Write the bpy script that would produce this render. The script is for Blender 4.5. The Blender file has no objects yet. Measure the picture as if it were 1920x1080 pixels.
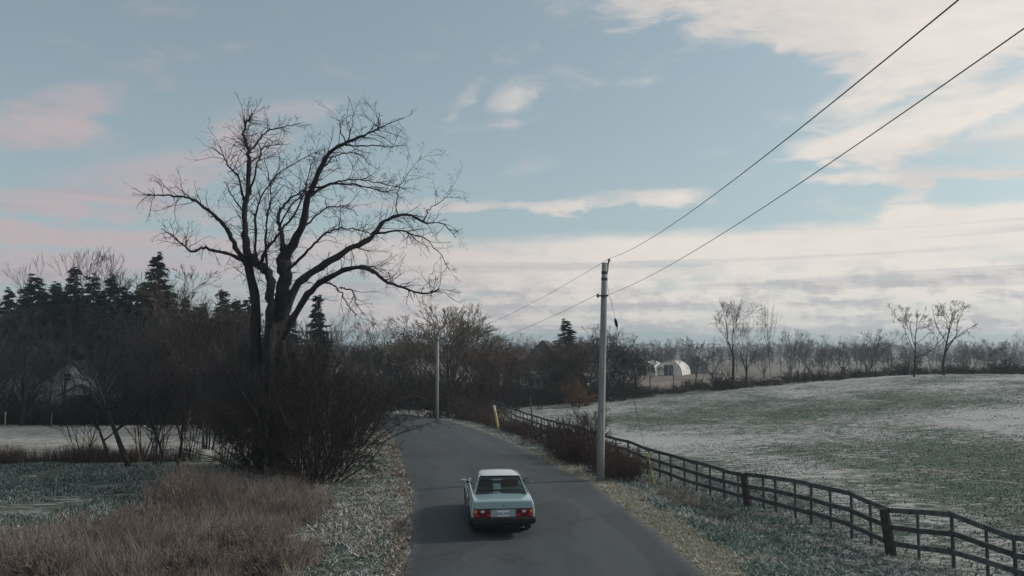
import bpy, math, random
import numpy as np
from mathutils import Vector, Matrix
R = math.radians
scene = bpy.context.scene
COL = scene.collection

# ------------------------------------------------------------------ camera
F, HORIZON, CAMH = 1500.0, 655.0, 4.9            # focal length in photo pixels, horizon row, metres
PITCH = math.atan((HORIZON - 540.0) / F)
cam_d = bpy.data.cameras.new('camera'); cam = bpy.data.objects.new('camera', cam_d); COL.objects.link(cam)
cam_d.sensor_width = 36.0; cam_d.lens = F / 1920.0 * 36.0
cam_d.clip_start = 0.1; cam_d.clip_end = 20000
cam.location = (0, 0, CAMH); cam.rotation_euler = (R(90) + PITCH, 0, 0)
scene.camera = cam
scene.render.engine = 'CYCLES'
scene.cycles.use_denoising = True
scene.cycles.max_bounces = 6
scene.cycles.volume_bounces = 0
scene.view_settings.view_transform = 'Standard'; scene.view_settings.look = 'None'
scene.view_settings.exposure = 0.0; scene.view_settings.gamma = 1.0
scene.view_settings.use_curve_mapping = False

def ray(px, py):
    "direction of a photo pixel (1920x1080)"
    x, y, z = (px - 960) / F, 1.0, (540 - py) / F
    c, s = math.cos(PITCH), math.sin(PITCH)
    return np.array((x, y * c - z * s, y * s + z * c))
def at(px, py, dist):
    "point on the ray of a pixel at forward distance dist"
    d = ray(px, py); return np.array((0, 0, CAMH)) + d * (dist / d[1])

# ------------------------------------------------------------------ shader node helper
class V:
    def __init__(s, nt, sock): s.nt, s.s = nt, sock
    def _m(s, op, *a, clamp=False):
        n = s.nt.nodes.new('ShaderNodeMath'); n.operation = op; n.use_clamp = clamp
        for i, v in enumerate((s,) + a):
            if isinstance(v, V): s.nt.links.new(v.s, n.inputs[i])
            else: n.inputs[i].default_value = v
        return V(s.nt, n.outputs[0])
    def __add__(s, o): return s._m('ADD', o)
    __radd__ = __add__
    def __sub__(s, o): return s._m('SUBTRACT', o)
    def __rsub__(s, o): return s._m('MULTIPLY', -1.0)._m('ADD', o)
    def __mul__(s, o): return s._m('MULTIPLY', o)
    __rmul__ = __mul__
    def __truediv__(s, o): return s._m('DIVIDE', o)
    def mx(s, o): return s._m('MAXIMUM', o)
    def mn(s, o): return s._m('MINIMUM', o)
    def pw(s, o): return s._m('POWER', o)
    def clamp(s): return s._m('ADD', 0.0, clamp=True)
    def ss(s, a, b, lo=0.0, hi=1.0):
        n = s.nt.nodes.new('ShaderNodeMapRange'); n.interpolation_type = 'SMOOTHSTEP'
        s.nt.links.new(s.s, n.inputs[0])
        for i, v in ((1, a), (2, b), (3, lo), (4, hi)): n.inputs[i].default_value = v
        return V(s.nt, n.outputs[0])
def setin(nt, inp, v):
    if isinstance(v, V): nt.links.new(v.s, inp)
    elif isinstance(v, (tuple, list)) and len(v) == 3 and inp.type == 'RGBA': inp.default_value = (*v, 1)
    else: inp.default_value = v
def mixc(nt, f, a, b, blend='MIX'):
    n = nt.nodes.new('ShaderNodeMix'); n.data_type = 'RGBA'; n.blend_type = blend
    setin(nt, n.inputs[0], f); setin(nt, n.inputs[6], a); setin(nt, n.inputs[7], b)
    return V(nt, n.outputs[2])
def noise(nt, vec, scale, detail=4.0, rough=0.55, dist=0.0):
    n = nt.nodes.new('ShaderNodeTexNoise')
    if vec is not None: nt.links.new(vec.s, n.inputs['Vector'])
    n.inputs['Scale'].default_value = scale; n.inputs['Detail'].default_value = detail
    n.inputs['Roughness'].default_value = rough; n.inputs['Distortion'].default_value = dist
    return V(nt, n.outputs['Fac'])
def comb(nt, x, y, z):
    n = nt.nodes.new('ShaderNodeCombineXYZ')
    for i, v in enumerate((x, y, z)): setin(nt, n.inputs[i], v)
    return V(nt, n.outputs[0])
def sep(nt, v):
    n = nt.nodes.new('ShaderNodeSeparateXYZ'); nt.links.new(v.s, n.inputs[0])
    return [V(nt, o) for o in n.outputs]
def texco(nt, out):
    return V(nt, nt.nodes.new('ShaderNodeTexCoord').outputs[out])

# ------------------------------------------------------------------ sun and sky
SUN_EL, SUN_AZ = R(30), R(72)                     # azimuth clockwise from the viewing direction (+Y)
sun_d = bpy.data.lights.new('sun', 'SUN'); sun_d.energy = 2.5; sun_d.angle = R(4.0); sun_d.color = (1.0, 0.93, 0.85)
sun = bpy.data.objects.new('sun', sun_d); COL.objects.link(sun)
_sd = Vector((math.sin(SUN_AZ) * math.cos(SUN_EL), math.cos(SUN_AZ) * math.cos(SUN_EL), math.sin(SUN_EL)))
sun.rotation_euler = (-_sd).to_track_quat('-Z', 'Y').to_euler(); sun.location = (40, 20, 40)

world = bpy.data.worlds.new('World'); scene.world = world; world.use_nodes = True
world.cycles.sampling_method = 'MANUAL'; world.cycles.sample_map_resolution = 512
nt = world.node_tree; nt.nodes.clear()
sky = nt.nodes.new('ShaderNodeTexSky'); sky.sky_type = 'NISHITA'; sky.sun_disc = False
sky.sun_elevation = SUN_EL; sky.sun_rotation = SUN_AZ
sky.air_density = 1.0; sky.dust_density = 2.5; sky.ozone_density = 1.5
D = texco(nt, 'Generated'); dx, dy, dz = sep(nt, D)
az = dx._m('ARCTAN2', dy) * 57.2958
el = dz._m('ARCSINE') * 57.2958
def azel(px, py):
    d = ray(px, py); d = d / np.linalg.norm(d)
    return math.degrees(math.atan2(d[0], d[1])), math.degrees(math.asin(d[2]))
# wobble the directions so that cloud edges are ragged
P = comb(nt, dx / (dz.mx(0.0) + 0.07), dy / (dz.mx(0.0) + 0.07), 0.0)
S = comb(nt, az * 0.05, el * 0.16, 0.3)
nP = noise(nt, P, 1.15, 6, 0.58, 0.4)
nS = noise(nt, S, 1.6, 5, 0.58, 0.6)
nF = noise(nt, comb(nt, az * 0.11, el * 0.30, az * 0.0), 2.0, 6, 0.6, 0.5)
waz = az + (nS - 0.5) * 7.0
wel = el + (nF - 0.5) * 2.6
WV = comb(nt, waz, wel, 0.0)
def blob(px, py, rx, ry, w, rot=0.0):
    a0, e0 = azel(px, py); k = 0.0382
    m = nt.nodes.new('ShaderNodeMapping'); m.vector_type = 'TEXTURE'; nt.links.new(WV.s, m.inputs['Vector'])
    m.inputs['Location'].default_value = (a0, e0, 0); m.inputs['Rotation'].default_value = (0, 0, R(rot)); m.inputs['Scale'].default_value = (rx * k, ry * k, 1)
    n = nt.nodes.new('ShaderNodeVectorMath'); n.operation = 'DOT_PRODUCT'
    nt.links.new(m.outputs[0], n.inputs[0]); nt.links.new(m.outputs[0], n.inputs[1])
    return V(nt, n.outputs['Value']).ss(0.0, 1.0, w, 0.0)
BLOBS = [(1720, -40, 520, 150, 1.35, -8), (1360, 0, 330, 95, 0.85, -12), (1120, 10, 150, 60, 0.45, -12), (1860, 70, 260, 60, 0.95, 12), (1590, 92, 190, 56, 0.95, -12), (1800, 140, 160, 36, 0.5, 6),
         (1750, 228, 230, 56, 1.05, 8), (1600, 195, 110, 34, 0.85, 20), (1660, 285, 190, 34, 0.85, -6), (1930, 160, 90, 40, 0.8, 20), (1960, 255, 130, 45, 0.9, 10), (1770, 327, 280, 20, 1.3, -3),
         (1695, 380, 70, 36, 0.9, 25), (1880, 402, 260, 24, 1.15, -4), (1180, 374, 200, 26, 1.1, 2), (870, 386, 330, 16, 0.9, 0),
         (80, 228, 170, 58, 0.95, 28), (300, 335, 270, 52, 0.85, 12), (500, 245, 150, 64, 0.72, 30), (120, 385, 520, 28, 1.0, 1),
         (975, 188, 95, 40, 0.58, 30), (885, 178, 85, 22, 0.52, 32), (100, 440, 460, 22, 0.95, -1), (20, 500, 300, 36, 0.9, 4), (1500, 470, 500, 60, 0.35, 0)]
M = None
for b in BLOBS:
    v = blob(*b); M = v if M is None else M + v
# low deck, thick towards the right, streaky towards the left; it runs all round the horizon
deck = wel.ss(0.6, 1.8) * wel.ss(7.2, 9.0, 1.0, 0.0)
deck = deck * az.ss(-30, 2, 0.55, 1.40)
gen = el.ss(22, 34) * 0.42 + az.ss(34, 60) * 0.35 * el.ss(2, 8) + az.ss(-40, -70) * 0.30 * el.ss(2, 8)
dens_in = (M + deck + gen) + (nP - 0.5) * 2.3 + (nS - 0.5) * 0.5 + (nF - 0.5) * 2.2
dens = dens_in.ss(0.05, 1.55)
# colours: warm towards the sun's side, pinkish away from it, mauve-grey undersides in the deck
warm = az.ss(-26, 14)
lit = mixc(nt, warm, (5.2, 4.4, 4.6), (8.5, 7.8, 7.05))
lit = mixc(nt, az.ss(18, 50) * 0.6, lit, (9.6, 8.9, 8.0))
under = mixc(nt, warm, (3.9, 3.7, 4.1), (5.2, 4.95, 5.05))
nU = noise(nt, comb(nt, az * 0.20 + el * 0.10, el * 0.50, 7.0), 2.1, 7, 0.66, 0.15)
nV = noise(nt, comb(nt, az * 0.02, el * 0.9, 3.0), 1.2, 4, 0.6, 0.3)
ush = (nU.ss(0.42, 0.64, 0.0, 0.95) * wel.ss(3.0, 6.5, 1.0, 0.10) + nV.ss(0.48, 0.64, 0.0, 0.55) * wel.ss(9.0, 12.0, 1.0, 0.2) + nP.ss(0.40, 0.62, 0.42, 0.0) * wel.ss(8.5, 11.0)).clamp()
cloud = mixc(nt, ush, lit, under)
base = mixc(nt, 1.0, V(nt, sky.outputs[0]), (0.88, 1.05, 1.0), 'MULTIPLY')
hs = nt.nodes.new('ShaderNodeHueSaturation'); nt.links.new(base.s, hs.inputs['Color'])
hs.inputs['Saturation'].default_value = 0.62; hs.inputs['Value'].default_value = 1.1
blue = mixc(nt, el.ss(1.0, 30.0, 0.55, 0.35), V(nt, hs.outputs[0]), mixc(nt, el.ss(2.0, 22.0), (4.5, 5.75, 6.1), (3.1, 4.2, 4.65)))
col = mixc(nt, dens * 0.95, blue, cloud)
bg = nt.nodes.new('ShaderNodeBackground'); nt.links.new(col.s, bg.inputs[0]); bg.inputs[1].default_value = 0.1
wo = nt.nodes.new('ShaderNodeOutputWorld'); nt.links.new(bg.outputs[0], wo.inputs[0])

# ------------------------------------------------------------------ materials
def new_mat(name):
    m = bpy.data.materials.new(name); m.use_nodes = True
    t = m.node_tree; b = t.nodes['Principled BSDF']
    b.inputs['Specular IOR Level'].default_value = 0.25
    return m, t, b
def bump(t, b, h, strength=0.4, dist=0.05):
    n = t.nodes.new('ShaderNodeBump'); n.inputs['Strength'].default_value = strength; n.inputs['Distance'].default_value = dist
    t.links.new(h.s, n.inputs['Height']); t.links.new(n.outputs[0], b.inputs['Normal'])
def mottled(name, c1, c2, scale=6.0, rough=0.85, bmp=0.3, bdist=0.02, coords='Object', metal=0.0, spec=0.25, stretch=(1, 1, 1)):
    "two close tones of the same stuff, broken up by noise"
    m, t, b = new_mat(name)
    co = texco(t, coords)
    if stretch != (1, 1, 1):
        x, y, z = sep(t, co); co = comb(t, x * stretch[0], y * stretch[1], z * stretch[2])
    n1 = noise(t, co, scale, 6, 0.6)
    t.links.new(mixc(t, n1.ss(0.3, 0.7), c1, c2).s, b.inputs['Base Color'])
    b.inputs['Roughness'].default_value = rough; b.inputs['Metallic'].default_value = metal
    b.inputs['Specular IOR Level'].default_value = spec
    if bmp: bump(t, b, noise(t, co, scale * 3, 5, 0.6), bmp, bdist)
    return m
def attr_mat(name, rough=0.9, translucent=0.0):
    "colour carried by each blade or leaf"
    m, t, b = new_mat(name)
    a = t.nodes.new('ShaderNodeAttribute'); a.attribute_name = 'tint'
    t.links.new(a.outputs['Color'], b.inputs['Base Color']); b.inputs['Roughness'].default_value = rough
    b.inputs['Specular IOR Level'].default_value = 0.1
    return m

# ------------------------------------------------------------------ mesh helpers
def np_mesh(name, verts, quads=None, tris=None, tint=None, smooth=False):
    me = bpy.data.meshes.new(name)
    verts = np.asarray(verts, np.float32)
    nq = 0 if quads is None else len(quads); nt_ = 0 if tris is None else len(tris)
    loops = []
    if nq: loops.append(np.asarray(quads, np.int32).ravel())
    if nt_: loops.append(np.asarray(tris, np.int32).ravel())
    loops = np.concatenate(loops)
    tot = np.concatenate([np.full(nq, 4, np.int32), np.full(nt_, 3, np.int32)])
    start = np.concatenate([[0], np.cumsum(tot)[:-1]]).astype(np.int32)
    me.vertices.add(len(verts)); me.vertices.foreach_set('co', verts.ravel())
    me.loops.add(len(loops)); me.loops.foreach_set('vertex_index', loops)
    me.polygons.add(len(tot)); me.polygons.foreach_set('loop_start', start); me.polygons.foreach_set('loop_total', tot)
    if smooth: me.polygons.foreach_set('use_smooth', np.ones(len(tot), bool))
    if tint is not None:
        a = me.color_attributes.new('tint', 'FLOAT_COLOR', 'POINT')
        c = np.ones((len(verts), 4), np.float32); c[:, :3] = tint; a.data.foreach_set('color', c.ravel())
    me.update(calc_edges=True); me.validate()
    return me
def tag(o, label=None, cat=None, group=None, kind=None):
    if label: o['label'] = label
    if cat: o['category'] = cat
    if group: o['group'] = group
    if kind: o['kind'] = kind
    return o
def obj(name, me, mat=None, parent=None):
    o = bpy.data.objects.new(name, me); COL.objects.link(o)
    if mat is not None and len(me.materials) == 0: me.materials.append(mat)
    if parent is not None: o.parent = parent
    return o
def empty(name, loc=(0, 0, 0), rz=0.0, label=None, cat=None, group=None):
    o = bpy.data.objects.new(name, None); COL.objects.link(o); o.empty_display_size = 0.3
    o.location = tuple(float(v) for v in loc); o.rotation_euler = (0, 0, rz)
    return tag(o, label, cat, group)
class MB:
    "collects simple solids into one mesh"
    def __init__(s): s.v, s.f = [], []
    def add(s, vs, fs):
        k = len(s.v); s.v += [tuple(map(float, v)) for v in vs]; s.f += [tuple(i + k for i in f) for f in fs]; return s
    def box(s, c, size, rot=None):
        hx, hy, hz = [a / 2 for a in size]
        vs = [Vector((x, y, z)) for x in (-hx, hx) for y in (-hy, hy) for z in (-hz, hz)]
        if rot is not None: vs = [rot @ v for v in vs]
        c = Vector(c)
        return s.add([c + v for v in vs], [(0, 1, 3, 2), (4, 6, 7, 5), (0, 4, 5, 1), (2, 3, 7, 6), (0, 2, 6, 4), (1, 5, 7, 3)])
    def bar(s, a, b, w, h, up=(0, 0, 1)):
        a, b = Vector(a), Vector(b); d = (b - a); L = d.length; d.normalize()
        side = d.cross(Vector(up)); side.normalize(); u = side.cross(d)
        return s.box((a + b) / 2, (w, L, h), Matrix((side, d, u)).transposed())
    def tube(s, pts, rads, n=8, caps=True):
        pts = [Vector(p) for p in pts]; k = len(s.v); ref = None
        for i, p in enumerate(pts):
            t = (pts[min(i + 1, len(pts) - 1)] - pts[max(i - 1, 0)]).normalized()
            if ref is None: ref = Vector((1, 0, 0)) if abs(t.x) < 0.8 else Vector((0, 1, 0))
            u = t.cross(ref).normalized(); w = t.cross(u)
            for j in range(n):
                a = 2 * math.pi * j / n; s.v.append(tuple(p + (u * math.cos(a) + w * math.sin(a)) * rads[i]))
        for i in range(len(pts) - 1):
            for j in range(n):
                a, b = k + i * n + j, k + i * n + (j + 1) % n
                s.f.append((a, b, b + n, a + n))
        if caps:
            s.f.append(tuple(k + j for j in range(n))[::-1]); s.f.append(tuple(k + (len(pts) - 1) * n + j for j in range(n)))
        return s
    def mesh(s, name, smooth=False, bevel=0.0, segs=2):
        me = bpy.data.meshes.new(name); me.from_pydata(s.v, [], s.f)
        if bevel:
            import bmesh
            bm = bmesh.new(); bm.from_mesh(me); bmesh.ops.recalc_face_normals(bm, faces=bm.faces)
            bmesh.ops.bevel(bm, geom=[e for e in bm.edges if e.calc_face_angle(0) > 0.5], offset=bevel, segments=segs, affect='EDGES', profile=0.5, clamp_overlap=True)
            bm.to_mesh(me); bm.free()
        if smooth:
            for p in me.polygons: p.use_smooth = True
        me.update(); return me
    def build(s, name, mat, parent=None, smooth=False, bevel=0.0):
        return obj(name, s.mesh(name, smooth, bevel), mat, parent)

# ------------------------------------------------------------------ the lie of the land
def S01(t): t = np.clip(t, 0, 1); return t * t * (3 - 2 * t)
_ctrl = np.array([(2.6, -60), (2.4, -30), (2.0, 0), (1.5, 10), (1.0, 17), (0.6, 22), (-0.05, 27), (-0.45, 30), (-1.5, 35.5), (-3.35, 46.5), (-6.4, 60), (-9.5, 69),
                  (-14.6, 77.5), (-22, 84.5), (-32, 89.5), (-48, 93), (-75, 95), (-120, 95), (-200, 92)], float)
def spline(c, n=14):
    out = []
    for i in range(len(c) - 1):
        p0, p1, p2, p3 = c[max(i - 1, 0)], c[i], c[i + 1], c[min(i + 2, len(c) - 1)]
        for t in np.arange(n) / n:
            out.append(0.5 * ((2 * p1) + (-p0 + p2) * t + (2 * p0 - 5 * p1 + 4 * p2 - p3) * t ** 2 + (-p0 + 3 * p1 - 3 * p2 + p3) * t ** 3))
    out.append(c[-1]); return np.array(out)
ROAD = spline(_ctrl); HALF = 3.38
_rt = np.gradient(ROAD, axis=0); _rt /= np.linalg.norm(_rt, axis=1)[:, None]
def road_side(x, y):
    "signed distance from the road's centre line, + to the right of travel"
    x = np.atleast_1d(np.asarray(x, float)); y = np.atleast_1d(np.asarray(y, float))
    sh = x.shape; x = x.ravel(); y = y.ravel(); out = np.empty(len(x))
    for k in range(0, len(x), 20000):
        dx = x[k:k + 20000, None] - ROAD[None, :, 0]; dy = y[k:k + 20000, None] - ROAD[None, :, 1]
        i = np.argmin(dx * dx + dy * dy, axis=1); r = np.arange(len(i))
        cr = dx[r, i] * _rt[i, 1] - dy[r, i] * _rt[i, 0]
        out[k:k + 20000] = np.sign(cr) * np.sqrt(dx[r, i] ** 2 + dy[r, i] ** 2)
    return out.reshape(sh)
def vnoise(x, y, seed=0):
    "smooth value noise, -1..1"
    xi = np.floor(x).astype(np.int64); yi = np.floor(y).astype(np.int64); fx = x - xi; fy = y - yi
    fx = fx * fx * (3 - 2 * fx); fy = fy * fy * (3 - 2 * fy)
    def h(a, b):
        n = (a * 374761393 + b * 668265263 + seed * 1442695041) & 0x7fffffff
        n = ((n ^ (n >> 13)) * 1274126177) & 0x7fffffff
        return ((n ^ (n >> 16)) & 0xffff) / 32767.5 - 1
    return (h(xi, yi) * (1 - fx) + h(xi + 1, yi) * fx) * (1 - fy) + (h(xi, yi + 1) * (1 - fx) + h(xi + 1, yi + 1) * fx) * fy
def fbm(x, y, seed=0, oct=4):
    s = 0; a = 0.5
    for o in range(oct): s = s + a * vnoise(x * 2 ** o, y * 2 ** o, seed + o * 17); a *= 0.5
    return s
def HB(x, y, s):
    "ground height without the road bed"
    z = -0.03 * np.clip(y - 26, 0, None) + 0.03 * np.clip(y - 82, 0, None)
    z = np.where(y < 34, -0.03 * np.clip(y - 26, 0, 8) ** 2 / 16, np.where(y < 74, -0.12 - 0.03 * (y - 34), -1.32 - 0.03 * 16 * (1 - np.exp(-np.clip(y - 74, 0, 900) / 16))))
    off = np.abs(s)
    right = (s > 0) & (y < 400)
    z = z - np.where(right, 0.42 * S01((off - HALF - 0.8) / 2.6), 0.30 * S01((off - HALF - 1.2) / 4.0))
    # pasture rising to a crest on the right
    hill = 3.75 * S01((x + 6 - 0.05 * y) / 62.0) * S01((y - 20) / 78.0) * (1 - S01((y - 100 - 0.12 * x) / 55.0))
    z = z + np.where(s > 0, hill * S01((off - HALF - 2) / 14.0), 0)
    # uneven ground
    rough = S01((off - HALF - 0.1) / 2.0)
    z = z + rough * (0.10 * fbm(x * 0.16, y * 0.16, 3) + 0.05 * fbm(x * 0.9, y * 0.9, 9, 3)) * S01((140 - y) / 60 + 0.3)
    # far country: a shallow valley, then low wooded ridges
    z = z - 1.2 * S01((y - 115) / 80.0)
    z = z + S01((y - 420) / 700.0) * (9 + 6 * fbm(x * 0.0016 + 3, y * 0.0009, 21)) + S01((y - 1300) / 1500.0) * (13 + 12 * fbm(x * 0.0009, 2.0 + 0 * y, 33))
    return z
def H(x, y, s=None):
    x = np.asarray(x, float); y = np.asarray(y, float); sc = x.ndim == 0
    x = np.atleast_1d(x); y = np.atleast_1d(y)
    if s is None: s = road_side(x, y)
    z = HB(x, y, s)
    return float(z[0]) if sc else z
def ground(px, py):
    "where the ray of a pixel meets the ground"
    d = ray(px, py); o = np.array((0, 0, CAMH)); t = np.arange(8.0, 320.0, 0.25)
    p = o + d * t[:, None]; g = p[:, 2] - H(p[:, 0], p[:, 1])
    i = np.argmax(g < 0) if (g < 0).any() else len(t) - 1
    a = g[i - 1] / (g[i - 1] - g[i]) if i else 0
    q = p[i - 1] * (1 - a) + p[i] * a
    return np.array((q[0], q[1], H(q[0], q[1])))
def stand(px, dist, sink=0.0):
    "ground point under a pixel column at a forward distance"
    p = at(px, HORIZON, dist); return np.array((p[0], p[1], H(p[0], p[1]) - sink))
def px_h(dist, n): return n * dist / F * 1.0

# ------------------------------------------------------------------ ground
def axis(parts):
    out = []
    for a, b, st in parts: out += list(np.arange(a, b, st))
    return np.array(out + [parts[-1][1]])
gx = axis([(-3000, -800, 220), (-800, -200, 60), (-200, -70, 10), (-70, -30, 1.6), (-30, 34, 0.34), (34, 80, 1.2), (80, 220, 8), (220, 800, 58), (800, 3000, 220)])
gy = axis([(-300, -20, 20), (-20, 8, 2.0), (8, 50, 0.34), (50, 120, 0.8), (120, 240, 5), (240, 900, 33), (900, 4200, 165)])
GX, GY = np.meshgrid(gx, gy); GS = road_side(GX, GY)
GZ = HB(GX, GY, GS) - 0.07 * S01((HALF - 0.12 - np.abs(GS)) / 0.2)
nx, ny = len(gx), len(gy)
idx = np.arange(nx * ny).reshape(ny, nx)
gq = np.stack([idx[:-1, :-1], idx[:-1, 1:], idx[1:, 1:], idx[1:, :-1]], -1).reshape(-1, 4)
def zones(x, y, s):
    "what grows where: frost cover, straw, brown litter (0..1 each)"
    off = np.abs(s) - HALF
    big = fbm(x * 0.055, y * 0.055, 51); mid = fbm(x * 0.22, y * 0.13, 61)
    frost = np.where(s > 0, 0.47 + 0.50 * big + 0.30 * mid, 0.52 + 0.4 * big + 0.3 * mid)
    # bare, frosted turf just inside the fence and in a long tongue across the pasture
    frost = frost + np.where(s > 0, 0.30 * np.exp(-((off - 9.0 - 0.02 * y) / 3.2) ** 2) + 0.25 * np.exp(-((y - 46 - 0.35 * x) / 5.0) ** 2) * S01((off - 7) / 4), 0)
    frost = frost - np.where(s > 0, 0.20 * np.exp(-((off - 2.6) / 1.5) ** 2), 0)
    straw = np.where(s > 0, 0.95 * S01((1.35 - off - 0.75 * S01((y - 32) / 14)) / 0.9), 0.55 * S01((0.45 - off) / 0.4)) * (0.75 + 0.5 * mid)
    straw = straw + 0.5 * S01((y - 38) / 6) * np.where(s < 0, 1, 0)
    frost = frost + 0.30 * S01((y - 40) / 5) * np.where(s < 0, 1, 0)
    brown = np.where(s < 0, S01((off - 2.6) / 1.5) * S01((9.5 + 0.35 * (26 - y) - off) / 5) * S01((34 - y) / 5), 0)
    brown = brown + np.where(s < 0, S01((y - 66) / 5) * 0.9, 0) + S01((y - 112) / 10) * (0.85 + 0.5 * fbm(x * 0.02, y * 0.012, 77)) * np.where(s > 0, 1, 0)
    return np.clip(frost, 0, 1), np.clip(straw, 0, 1), np.clip(brown, 0, 1)
zf, zs, zb = zones(GX, GY, GS)
gme = np_mesh('ground', np.stack([GX, GY, GZ], -1).reshape(-1, 3), gq, smooth=True, tint=np.stack([zf, zs, zb], -1).reshape(-1, 3))
m_ground, t, b = new_mat('frosty_turf')
co = texco(t, 'Object'); at_ = t.nodes.new('ShaderNodeAttribute'); at_.attribute_name = 'tint'
zr, zg, zb_ = sep(t, V(t, at_.outputs['Vector']))
n_big, n_mid, n_fine = noise(t, co, 0.35, 6, 0.6, 0.3), noise(t, co, 2.2, 6, 0.65, 0.4), noise(t, co, 11.0, 5, 0.7)
ox, oy, oz = sep(t, co)
n_str = noise(t, comb(t, ox * 0.8, oy * 1.9, oz), 1.7, 7, 0.70, 0.6)
grass = mixc(t, n_mid.ss(0.35, 0.65), (0.024, 0.058, 0.046), (0.075, 0.105, 0.075))
grass = mixc(t, n_big.ss(0.45, 0.7, 0, 0.5), grass, (0.12, 0.105, 0.075))
grass = mixc(t, zg, grass, mixc(t, n_fine.ss(0.35, 0.65), (0.30, 0.27, 0.19), (0.13, 0.12, 0.07)))
grass = mixc(t, zb_, grass, mixc(t, n_mid.ss(0.3, 0.7), (0.075, 0.055, 0.045), (0.16, 0.12, 0.095)))
fm = (zr + (n_str - 0.5) * 2.6 + (n_fine - 0.5) * 0.9 + (n_big - 0.5) * 0.5).ss(0.36, 0.80)
fm = fm * (1.0 - zb_ * 0.75)
colr = mixc(t, fm * 0.85, grass, mixc(t, n_mid.ss(0.4, 0.7), (0.45, 0.445, 0.445), (0.32, 0.335, 0.325)))
t.links.new(colr.s, b.inputs['Base Color']); b.inputs['Roughness'].default_value = 0.95
bump(t, b, n_str * 0.6 + n_fine * 0.4 + n_mid * 0.5, 0.9, 0.14)
tag(obj('ground', gme, m_ground), kind='structure')

# ------------------------------------------------------------------ road
off = np.linspace(-1, 1, 25)
near = ROAD[(ROAD[:, 1] > -25) & (ROAD[:, 0] > -150)]
rc = spline(near[::4], 16)
rt = np.gradient(rc, axis=0); rt /= np.linalg.norm(rt, axis=1)[:, None]
arc = np.concatenate([[0], np.cumsum(np.linalg.norm(np.diff(rc, axis=0), axis=1))])
rv, rz_ = [], HB(rc[:, 0], rc[:, 1], np.zeros(len(rc)))
for i, (c, tt) in enumerate(zip(rc, rt)):
    wl = HALF + 0.16 * fbm(arc[i] * 0.7, 3.3, 5, 4) + 0.05; wr = HALF + 0.14 * fbm(arc[i] * 0.7, 9.3, 8, 4) + 0.05
    for o in off:
        w = o * (wr if o > 0 else wl)
        x, y = c[0] + tt[1] * w, c[1] - tt[0] * w
        rv.append((x, y, rz_[i] + 0.012 + 0.05 * (1 - o * o) - 0.05 * max(0, abs(o) - 0.965) / 0.035))
k = len(off); ii = np.arange(len(rc) * k).reshape(-1, k)
rq = np.stack([ii[:-1, :-1], ii[:-1, 1:], ii[1:, 1:], ii[1:, :-1]], -1).reshape(-1, 4)
rtint = np.zeros((len(rv), 3)); rtint[:, 0] = np.tile(off * 0.5 + 0.5, len(rc)); rtint[:, 1] = np.repeat(arc / 100.0, k)
rme = np_mesh('road', rv, rq, smooth=True, tint=rtint)
m_road, t, b = new_mat('worn_asphalt')
a = t.nodes.new('ShaderNodeAttribute'); a.attribute_name = 'tint'; ru, rvv, _ = sep(t, V(t, a.outputs['Vector']))
co = texco(t, 'Object')
lane = comb(t, ru * 6.8, rvv * 9.0, 0.0)                                   # streaks along the lane
n1, n2, n3 = noise(t, lane, 1.1, 5, 0.6, 0.5), noise(t, co, 26.0, 4, 0.7), noise(t, co, 0.5, 5, 0.6, 0.6)
tr = ((ru - 0.27)._m('ABSOLUTE').mn((ru - 0.73)._m('ABSOLUTE'))).ss(0.03, 0.16, 1.0, 0.0)   # polished wheel tracks
patch = noise(t, comb(t, ru * 2.0, rvv * 14.0, 4.0), 1.0, 2, 0.4, 1.0).ss(0.53, 0.55)
base = mixc(t, n1.ss(0.3, 0.7), (0.028, 0.037, 0.046), (0.048, 0.057, 0.066))
base = mixc(t, tr * 0.45, base, (0.062, 0.070, 0.078))
base = mixc(t, patch * 0.55, base, (0.028, 0.034, 0.040))
base = mixc(t, n3.ss(0.5, 0.75, 0, 0.5), base, (0.036, 0.042, 0.049))
base = mixc(t, (n2 - 0.5)._m('ABSOLUTE') * 1.3, base, (0.11, 0.115, 0.12))
base = mixc(t, noise(t, co, 60.0, 2, 0.8).ss(0.62, 0.75, 0, 0.7), base, (0.15, 0.15, 0.15))
edge = (ru - 0.5)._m('ABSOLUTE').ss(0.42, 0.50) * noise(t, co, 3.5, 6, 0.75).ss(0.40, 0.60)
base = mixc(t, edge * 0.75, base, (0.16, 0.15, 0.125))
crk = t.nodes.new('ShaderNodeTexVoronoi'); crk.feature = 'DISTANCE_TO_EDGE'; crk.inputs['Scale'].default_value = 0.55
wob = noise(t, co, 1.7, 4, 0.6); cx_, cy_, cz_ = sep(t, co)
t.links.new(comb(t, cx_ * 0.8 + wob * 0.9, cy_ * 0.35 + wob * 0.7, 0.0).s, crk.inputs['Vector'])
cr = V(t, crk.outputs['Distance']).ss(0.0, 0.020, 1.0, 0.0) * n3.ss(0.40, 0.55)
base = mixc(t, cr * 0.45, base, (0.018, 0.021, 0.024))
t.links.new(base.s, b.inputs['Base Color']); b.inputs['Roughness'].default_value = 0.82; b.inputs['Specular IOR Level'].default_value = 0.3
bump(t, b, n2 + cr * -0.6, 0.35, 0.012)
tag(obj('road', rme, m_road), kind='structure')

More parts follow.
